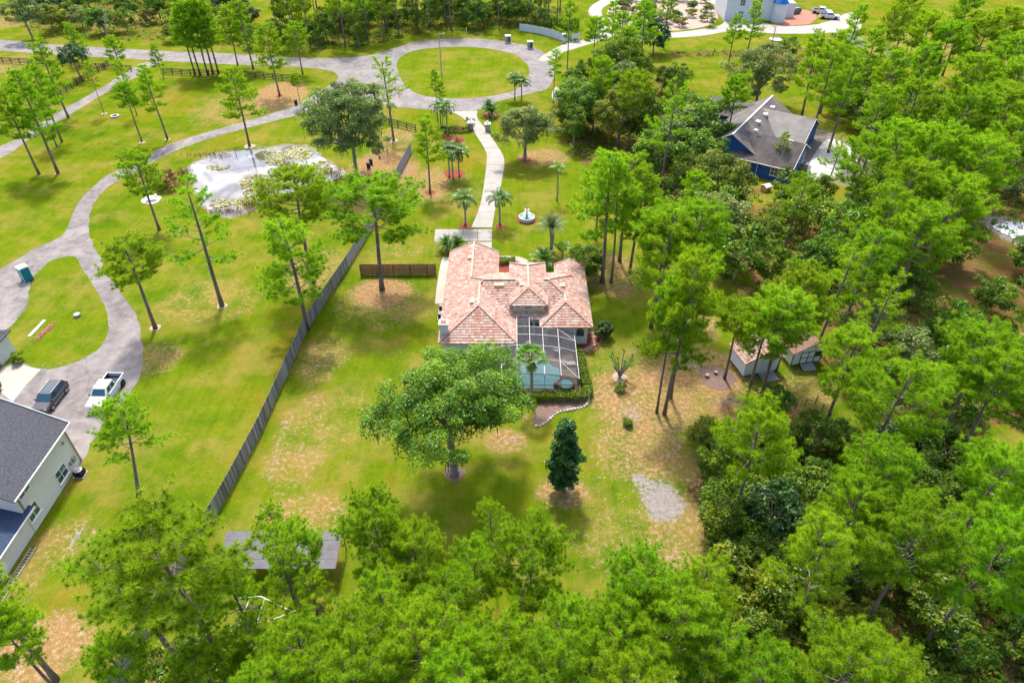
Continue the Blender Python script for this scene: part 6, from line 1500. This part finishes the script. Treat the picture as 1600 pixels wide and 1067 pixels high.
single("broadleaf_tree", "mossy roadside tree left of the street pines", 52, 62, 0, moss=80, seed=64, R=5.0, H=11, zc=7.2, rz=4.0, lobes=60, leaves=90, lr=(.8,1.3), leaf=.24, mat="grey_leaves", trunk=.26, low=-.6, limbs=7)
single("small_tree", "small bare-looking crape myrtle in a mulch ring left of the driveway", 714, 219, 0, seed=65, R=1.4, H=3, zc=2.1, rz=1.0, lobes=16, leaves=22, lr=(.35,.6), leaf=.12, mat="brown_leaves", trunk=.07, low=-.3, limbs=7)
single("round_shrub", "brown reedy shrub beside the picnic table at the pond's left shore", 262, 292, 0, "shrub", seed=66, R=2.8, H=3.2, zc=1.5, rz=1.4, lobes=44, leaves=70, lr=(.4,.8), leaf=.17, mat="brown_leaves", trunk=.08, low=-.8, limbs=5)
single("round_shrub", "small green shrub in front of the garage pier", 31, 566, 0, "shrub", seed=67, R=.75, H=1.4, zc=.8, rz=.75, lobes=22, leaves=60, lr=(.2,.34), leaf=.09, mat="bush_leaves", trunk=.05, low=-.9, limbs=3)
for k, (x_, y_, s_, lab) in enumerate(((980,664,.42,"tiny dark green bush alone on the sandy lawn"),(968,610,.5,"small yellow-green clump below the spiky yucca"),(1210,628,.7,"small slim bush by the leaning pine near the sheds"),(735,196,.9,"small white-green shrub beside the left gate pillar"))):
    single("small_bush", lab, x_, y_, 0, "bush", seed=80+k, R=1.0*s_*1.4, H=2*s_, zc=.8*s_*1.3, rz=.75*s_*1.3, lobes=18, leaves=45, lr=(.22,.4), leaf=.10, mat="bush_leaves", trunk=.04, low=-.9, limbs=3)
# planting island of the far drive
fl2 = random.Random(5)
for k in range(40):
    px_, py_ = fl2.uniform(965,1110), fl2.uniform(0,44)
    q = at(px_,py_); s = fl2.uniform(.35,.75); put(BUSH[fl2.choice((0,1,3,4,3,6))], q.x, q.y, s, fl2.uniform(0,6), "mixed shrub in the gravel island of the far drive", "shrubs of the far gravel island", sz=s*.8).name = 'leafy_shrub'
for k in range(9):
    q = at(833+k*8.3, 50+k*1.3); put(BUSH[5], q.x, q.y, .42, fl2.uniform(0,6), "upright dark shrub in the row behind the curved white fence", "shrub row behind the white fence", sz=.62).name = 'leafy_shrub'

# hedges: leafy blocks following a line
def hedge(px_, w, h, label, seed, leaf=.10, mat="bush_leaves", dens=150):
    r = np.random.default_rng(seed); P = along(smooth_line(fence_points(px_), 4), .3); Cs, Ns, Ts = [], [], []; core = MB()
    t = tag(empty("hedge", P[0]), label, "hedge")
    for i, q in enumerate(P):
        d = (P[min(i+1,len(P)-1)]-P[max(i-1,0)]).normalized(); n = np.array([-d.y, d.x, 0]); dd = np.array([d.x, d.y, 0]); m = dens
        a, b, z = r.uniform(-.16,.16,m), r.uniform(-1,1,m), r.uniform(0,1,m); face = r.integers(0,3,m)
        b = np.where(face == 0, np.sign(b), b); z = np.where(face > 0, 1.0, z)
        wv = 1+.10*math.sin(i*1.1)+.06*math.sin(i*2.3)
        C = np.array(q-P[0]) + dd*a[:,None] + n*(b*w/2*wv)[:,None] + np.stack([0*z,0*z,z*h*wv],1) + r.normal(size=(m,3))*.05
        Cs.append(C); Ns.append(np.where((face==0)[:,None], n*np.sign(b)[:,None], np.array([0,0,1.0]))); Ts.append(np.clip(r.normal(.5,.2,m),0,1))
    C = np.concatenate(Cs); V, Fq = leaf_quads(r, C, np.concatenate(Ns), leaf); link("foliage", leaf_mesh("foliage", V, Fq, np.repeat(np.concatenate(Ts),4), mat), t)
    for i in range(0, len(P)-1, 3):
        q = P[i]-P[0]; core.tube([(q.x,q.y,0),(q.x+.05,q.y,h*.8)],[.035,.02],5)
        for s in (-1,1): core.tube([(q.x,q.y,h*.25),(q.x+s*.15,q.y+s*w*.3,h*.85)],[.02,.01],4,cap=False)
    link("stems", core.mesh("stems", "bark_grey"), t); return t
hedge([(903,556),(908,575),(913,596),(918,612),(914,622),(900,624),(875,624),(850,624),(815,624),(790,622)], 1.05, .95, "trimmed green hedge wrapping the corner of the pool cage", 71, .10)
hedge([(690,206),(705,207),(722,207),(733,206)], 1.0, .9, "dark trimmed hedge left of the stone gate pillar", 72, .12, "dark_leaves", 70)
hedge([(781,412),(792,411),(803,411)], 1.0, .7, "low green hedge in the red bed by the front walk", 73, .11)

# palms
def palm(label, px_, py_, h, fr, rach, trunk_r=(.17,.13), mat="bark_palm", bulge=False, extra=None, name="palm_tree", rz=0, crownshaft=False):
    q = at(px_, py_); t = tag(empty(name, q, rz), label, "palm tree"); tk = MB(); n = 8
    rr = [trunk_r[0]*1.35] + [trunk_r[0] + (trunk_r[1]-trunk_r[0])*i/n for i in range(1, n+1)]
    if bulge: rr = [trunk_r[0]*(.8 + .5*i/n) for i in range(n+1)]
    tk.tube([(.08*math.sin(i*.5), .05*math.sin(i*.4), h*i/n) for i in range(n+1)], rr, 9); top = Vector((.08*math.sin(n*.5), .05*math.sin(n*.4), h))
    lpart("trunk", tk, mat, t, smooth=True)
    if crownshaft: lpart("crownshaft", MB().tube([top, top+Vector((0,0,.8))], [trunk_r[1]*1.05, trunk_r[1]*.55], 9), "palm_leaves_solid" if "palm_leaves_solid" in MATS else "fence_rail", t); top = top+Vector((0,0,.7))
    o = link("fronds", fr, t); o.location = top; o2 = link("frond_stems", rach, t); o2.location = top
    if extra: extra(t, top)
    return t
mottled("palm_leaves_solid", (0.06, 0.12, 0.02), (0.10, 0.18, 0.04), 3, 0.6, 12)
def rme(mb, mat="palm_leaves_solid"): return mb.mesh("frond_stems", mat)
FQ = [fronds(s, n=19, ln=2.9, droop=1.15, pairs=22, ll=.62, lw=.055) for s in (1,2)]; FQm = [(a, rme(b)) for a, b in FQ]
palm("feathery palm left of the driveway in a red mulch ring", 727, 352, 4.6, *FQm[0]); palm("feathery palm right of the driveway in a red mulch ring", 781, 352, 4.7, *FQm[1], rz=1)
for k, (x_, y_, lab) in enumerate(((702,277,"left palm of the trio in the round red bed"),(708,281,"front palm of the trio in the round red bed"),(718,276,"right palm of the trio in the round red bed"))): palm(lab, x_, y_, 5.2-.3*k, *FQm[k % 2], trunk_r=(.15,.12), rz=k*1.3)
FS = fronds(3, n=9, ln=2.0, droop=1.1, pairs=16, ll=.5, mat="fan_leaves"); palm("slender young palm on the driveway lawn near the thicket", 870, 314, 5.3, FS[0], rme(FS[1]), trunk_r=(.13,.11), crownshaft=True)
FD = fronds(4, n=40, ln=2.7, droop=.55, el=(-.15,1.4), pairs=26, ll=.36, lw=.035, mat="blue_palm_leaves", stiff=True); FDm = (FD[0], rme(FD[1]))
palm("stiff blue-green date palm with a thick green trunk behind the house", 861, 389, 3.9, *FDm, trunk_r=(.30,.45), mat="palm_boot" if "palm_boot" in MATS else "bark_palm", bulge=True)
FC = fronds(5, n=34, ln=1.9, droop=.8, el=(-.1,1.4), pairs=24, ll=.34, lw=.04, mat="palm_leaves", stiff=True); FCm = (FC[0], rme(FC[1]))
palm("low bushy palm clump by the garage corner, left one", 698, 393, 1.2, *FCm, trunk_r=(.22,.2), name="palm_shrub"); palm("low bushy palm clump by the garage corner, right one", 716, 392, 1.2, *FCm, trunk_r=(.22,.2), name="palm_shrub", rz=1)
FW = fronds(6, n=30, ln=2.6, droop=.75, el=(-.05,1.4), pairs=26, ll=.42, lw=.045, mat="palm_leaves", stiff=True); palm("wide low palm in front of the house entry on its far side", 850, 414, .9, FW[0], rme(FW[1]), trunk_r=(.25,.22), name="palm_shrub")
for k, (x_, y_, h_, lab) in enumerate(((804,156,4.6,"left palm of the pair south of the turning circle"),(815,158,4.2,"right palm of the pair south of the turning circle"),(700,212,5.6,"slim palm above the hedge at the driveway mouth"),(690,205,5.0,"slim palm beside the twin pines at the turning circle"))): palm(lab, x_, y_, h_, *FQm[k % 2], trunk_r=(.14,.11), rz=k)
palm("bushy palm cluster in the mulch bed right of the driveway mouth", 764, 180, 2.0, *FCm, trunk_r=(.2,.18), name="palm_shrub"); palm("leafy palm shrub among plants by the right gate pillar", 768, 183, 1.0, FW[0], FQm[0][1], trunk_r=(.2,.18), name="palm_shrub")
BN = fronds(7, n=9, ln=1.8, droop=.5, el=(.6,1.5), pairs=9, ll=.55, lw=.16, mat="fan_leaves"); palm("banana-like plant with upright leaves left of the round shrub", 878, 404, 1.3, BN[0], rme(BN[1]), trunk_r=(.12,.1), name="banana_plant")
FF = fan_fronds(8, n=24, pet=1.15, fr=.95); FFm = (FF[0], rme(FF[1]))
def skirt(t, top):
    r = random.Random(4); m_ = MB()
    for i in range(110):
        a = r.uniform(0,6.28); l = r.uniform(.7,1.7); c = top + Vector((.15*math.cos(a), .15*math.sin(a), -r.uniform(.0,.5))); m_.add([c+Vector((-.1*math.sin(a),.1*math.cos(a),0)), c+Vector((.1*math.sin(a),-.1*math.cos(a),0)), c+Vector((.5*math.cos(a),.5*math.sin(a),-l))], [(0,1,2)])
    lpart("dead_leaf_skirt", m_, "dead_frond", t)
palm("fan palm with a brown skirt of dead leaves before the pool cage", 829, 628, 6.6, *FFm, trunk_r=(.2,.16), extra=skirt)
# spiky yucca clump
q = at(968,590); yu = tag(empty("yucca_plant", q), "many-stemmed spiky yucca in a pale ring on the right lawn", "yucca"); r = random.Random(12); ym = MB(); Cq, Dq = [], []
for i in range(13):
    a = i*2.4; l = r.uniform(1.6,3.8); tip = Vector((math.cos(a)*l*.45, math.sin(a)*l*.45, l)); ym.tube([(0,0,0), tip*.45+Vector((0,0,.2)), tip], [.09,.06,.05], 6)
    Cq.append(tuple(tip)); Dq.append((math.cos(a)*.3, math.sin(a)*.3, 1))
lpart("stems", ym, "bark_grey", yu); rg = np.random.default_rng(3); V, Fq = tuft_blades(rg, np.array(Cq), unit(np.array(Dq)), np.full(len(Cq), .55), 26, .16); link("leaf_rosettes", leaf_mesh("leaf_rosettes", V, Fq, np.clip(rg.normal(.5,.2,len(V)),0,1), "fan_leaves", True), yu)
# bare dead trunks
def snag(px_, py_, h, lab, tilt=.1):
    q = at(px_,py_); t = tag(empty("dead_tree", q), lab, "dead tree"); r = random.Random(int(px_)); m_ = MB(); T = lambda s: Vector((tilt*h*s*.6, tilt*h*s*.3, h*s)); m_.tube([T(i/5) for i in range(6)], [.2*(1-.15*i) for i in range(6)], 6)
    lpart("trunk", m_, "dead_wood", t); b = MB()
    for i in range(7):
        s = .45+.08*i; a = r.uniform(0,6.28); p = T(s); b.tube([p, p+Vector((math.cos(a),math.sin(a),.4))*r.uniform(.7,1.6), p+Vector((math.cos(a),math.sin(a),.7))*r.uniform(1.6,2.6)], [.07,.045,.015], 4, cap=False)
    lpart("branches", b, "dead_wood", t)
snag(184,24,12,"bleached dead tree standing in the north-west thicket"); snag(168,62,8,"pale leaning dead tree at the street edge of the thicket",.3); snag(1380,430,12,"pale leaning dead trunk in the wood right of the sheds",.35); snag(1200,92,11,"bare twiggy tree below the far white house",.05)
random.seed(8)

# ---------------------------------------------------------------- stuff nobody could count
def scatter_clumps(name, polys, n, size, mat, seed, hgt=(.05,.7), per=16, clear=(), rad_=(.3,.8), label=None):
    r = np.random.default_rng(seed); Cs = []
    for poly, m in zip(polys, n):
        P = np.array(poly); lo = np.maximum(P.min(0), [-150, 18]); hi = np.minimum(P.max(0), [150, 262]); c = r.uniform(lo, hi, (m*3, 2)); c = c[inside(c[:,0], c[:,1], poly)][:m]
        c = c[np.abs(c[:,0]) < 0.76*c[:,1]+36]
        for x, y, q in clear: c = c[(c[:,0]-x)**2+(c[:,1]-y)**2 > q*q]
        Cs.append(c)
    c = np.concatenate(Cs); m = len(c); rr = r.uniform(rad_[0], rad_[1], m); C = np.repeat(c, per, 0); Rr = np.repeat(rr, per); d = rand_dirs(r, m*per); d[:,2] = np.abs(d[:,2])
    pos = np.concatenate([C, np.zeros((len(C),1))], 1) + d*Rr[:,None]*np.array([1,1,1.1]) + np.array([0,0,.05]); V, Fq = leaf_quads(r, pos, d+np.array([0,0,.4]), size)
    T = np.clip(np.repeat(r.normal(.5,.22,m), per)+r.normal(0,.12,m*per), 0, 1)
    o = link(name, leaf_mesh(name, V, Fq, np.repeat(T,4), mat)); o["kind"] = 'stuff'
    if label: o["label"] = label
    return o
scatter_clumps("undergrowth", [FR['right'],FR['east'],FR['northeast'],FR['north'],FR['northwest'],FR['south']], [3000,4200,1500,1800,1200,1500], .20, "bush_leaves", 91, clear=sheds, label="mixed low undergrowth covering the woodland floor")
scatter_clumps("ground_cover", [FR['right'],FR['east'],FR['south']], [1500,700,900], .16, "bush_leaves_yellow", 92, clear=sheds, rad_=(.2,.5), label="yellowish low ground cover among the undergrowth")
# dead leaves and weeds on the lawns
YARD = wpoly([(-40,260),(200,150),(470,190),(720,190),(950,330),(1000,480),(1150,560),(1230,640),(1100,700),(1110,900),(900,900),(300,980),(0,1060),(-100,700)])
def litter_field(name, poly, n, size, mat, seed, label, z=.03):
    r = np.random.default_rng(seed); P = np.array(poly); c = r.uniform(P.min(0), P.max(0), (n*2, 2)); c = c[inside(c[:,0], c[:,1], poly)]
    cl = np.sin(c[:,0]*.31+1.3)*np.sin(c[:,1]*.27)+.6*np.sin(c[:,0]*.9+c[:,1]*.7); c = c[cl+r.normal(0,.6,len(c)) > .1][:n]
    V, Fq = leaf_quads(r, np.concatenate([c, np.full((len(c),1), z)], 1), np.tile([0,0,1.0],(len(c),1)), size, .7, .5)
    o = link(name, leaf_mesh(name, V, Fq, np.repeat(r.uniform(0,1,len(c)),4), mat)); o["kind"] = 'stuff'; o["label"] = label
litter_field("fallen_leaves", wpoly([(930,560),(1100,540),(1230,610),(1110,700),(1115,880),(930,900),(890,760)]), 1700, .07, "pale_leaves", 31, "pale fallen leaves on the sandy lawn")
litter_field("fallen_leaves", wpoly([(430,600),(560,430),(680,440),(690,540),(580,640),(560,760),(330,880),(380,720)]), 900, .055, "pale_leaves", 32, "pale fallen leaves scattered over the back lawn")
# reeds and scum in the pond
def reeds(name, regions, n, mat, seed):
    r = np.random.default_rng(seed); Vs, Ts = [], []
    for x, y, rx, ry, share in regions:
        for _ in range(int(n*share)):
            p = at(x+rx*r.normal()*.7, y+ry*r.normal()*.7); c = np.array([p.x,p.y,0]); h = r.uniform(.3,.9); a = r.uniform(0,6.28); tn = r.uniform(0,1); w = np.array([math.cos(a),math.sin(a),0])*.05; tip = c+np.array([r.normal()*.25, r.normal()*.25, h])
            Vs += [c-w, (c+tip)/2-w, tip, (c+tip)/2+w]; Ts += [tn]*4
    o = link(name, leaf_mesh(name, np.array(Vs), np.arange(len(Vs)).reshape(-1,4), Ts, mat)); o["kind"] = 'stuff'; o["label"] = "brown reeds standing in the shallow pond"
reeds("reeds", [(447,263,8,9,.10),(412,300,18,14,.3),(398,322,16,5,.2),(287,276,8,8,.2),(440,312,22,4,.2),(520,272,16,6,.15),(360,332,30,3,.15),(330,244,30,3,.1)], 1900, "reed_leaves", 13)

# every tree of a wood gets its own words: colour, wood, nearest landmark, place among those
TONE = {"pine_needles": "bright green", "bush_leaves": "mid-green", "oak_leaves": "olive-green", "bush_leaves_yellow": "yellow-green", "grey_leaves": "grey-green", "dark_leaves": "dark green"}
LAND = [("the white sheds", 33, 64), ("the blue house", 50, 122), ("the grey sand patch", 12, 44), ("the round driveway oak", 4, 122), ("the stone fountain", 6, 99), ("the turning circle", -6, 172), ("the far white house", 78, 228), ("the far drive", 45, 212),
        ("the right meadow fence", 128, 215), ("the blue tarpaulin", 73, 93), ("the flat shelter", -20, 36), ("the dark evergreen", 5, 38), ("the lower right corner", 38, 27), ("the lone brown fence panel", -16, 27), ("the wire fence", 27, 54), ("the street fence", -70, 186),
        ("the curved vinyl fence", 8, 212), ("the bleached dead tree", -120, 232), ("the left lane", -108, 180), ("the three slim pines", 17, 56), ("the right picture edge", 62, 70), ("the white vinyl fences", 88, 170), ("the lower left corner", -38, 27)]
ORD = "first second third fourth fifth sixth seventh eighth ninth tenth eleventh twelfth thirteenth fourteenth fifteenth sixteenth seventeenth eighteenth nineteenth twentieth".split()
buckets = {}
for o in list(COL.objects):
    g = o.get("group")
    if o.parent or not g or o.name.split('.')[0] not in ("pine_tree", "broadleaf_tree", "leafy_shrub") or not o.get("_used", 1): continue
    if o in PINES+BUSH and not o.get("_used"): continue
    cr = next((c for c in o.children if c.name.startswith("crown")), None)
    if cr is None: continue
    tone = TONE.get(cr.data.materials[0].name, "green"); x, y = o.location.x, o.location.y
    land = min(LAND, key=lambda l: (l[1]-x)**2 + (l[2]-y)**2)[0]
    kind = "pine" if o.name.startswith("pine") else ("leafy tree" if o.scale.x >= .95 else "leafy shrub")
    buckets.setdefault((kind, tone, land), []).append((CX + F_PX*x/(y*_c + CAM_H*_s), o))
for (kind, tone, land), lst in buckets.items():
    lst.sort(key=lambda t: t[0]); n = len(lst)
    for i, (_, o) in enumerate(lst):
        w = "only one" if n == 1 else (ORD[i] if i < len(ORD) else "%dth" % (i+1)) + " from left"
        o["label"] = f"{tone} {kind} in the woods near {land}" if n == 1 else f"{tone} {kind}, {w} in the woods near {land}"

# drop prototypes that no tree uses, and the working marks
for o in list(PINES) + list(BUSH):
    if not o.get("_used"):
        for ch in list(o.children): bpy.data.objects.remove(ch)
        bpy.data.objects.remove(o)
for o in bpy.data.objects:
    if "_used" in o: del o["_used"]
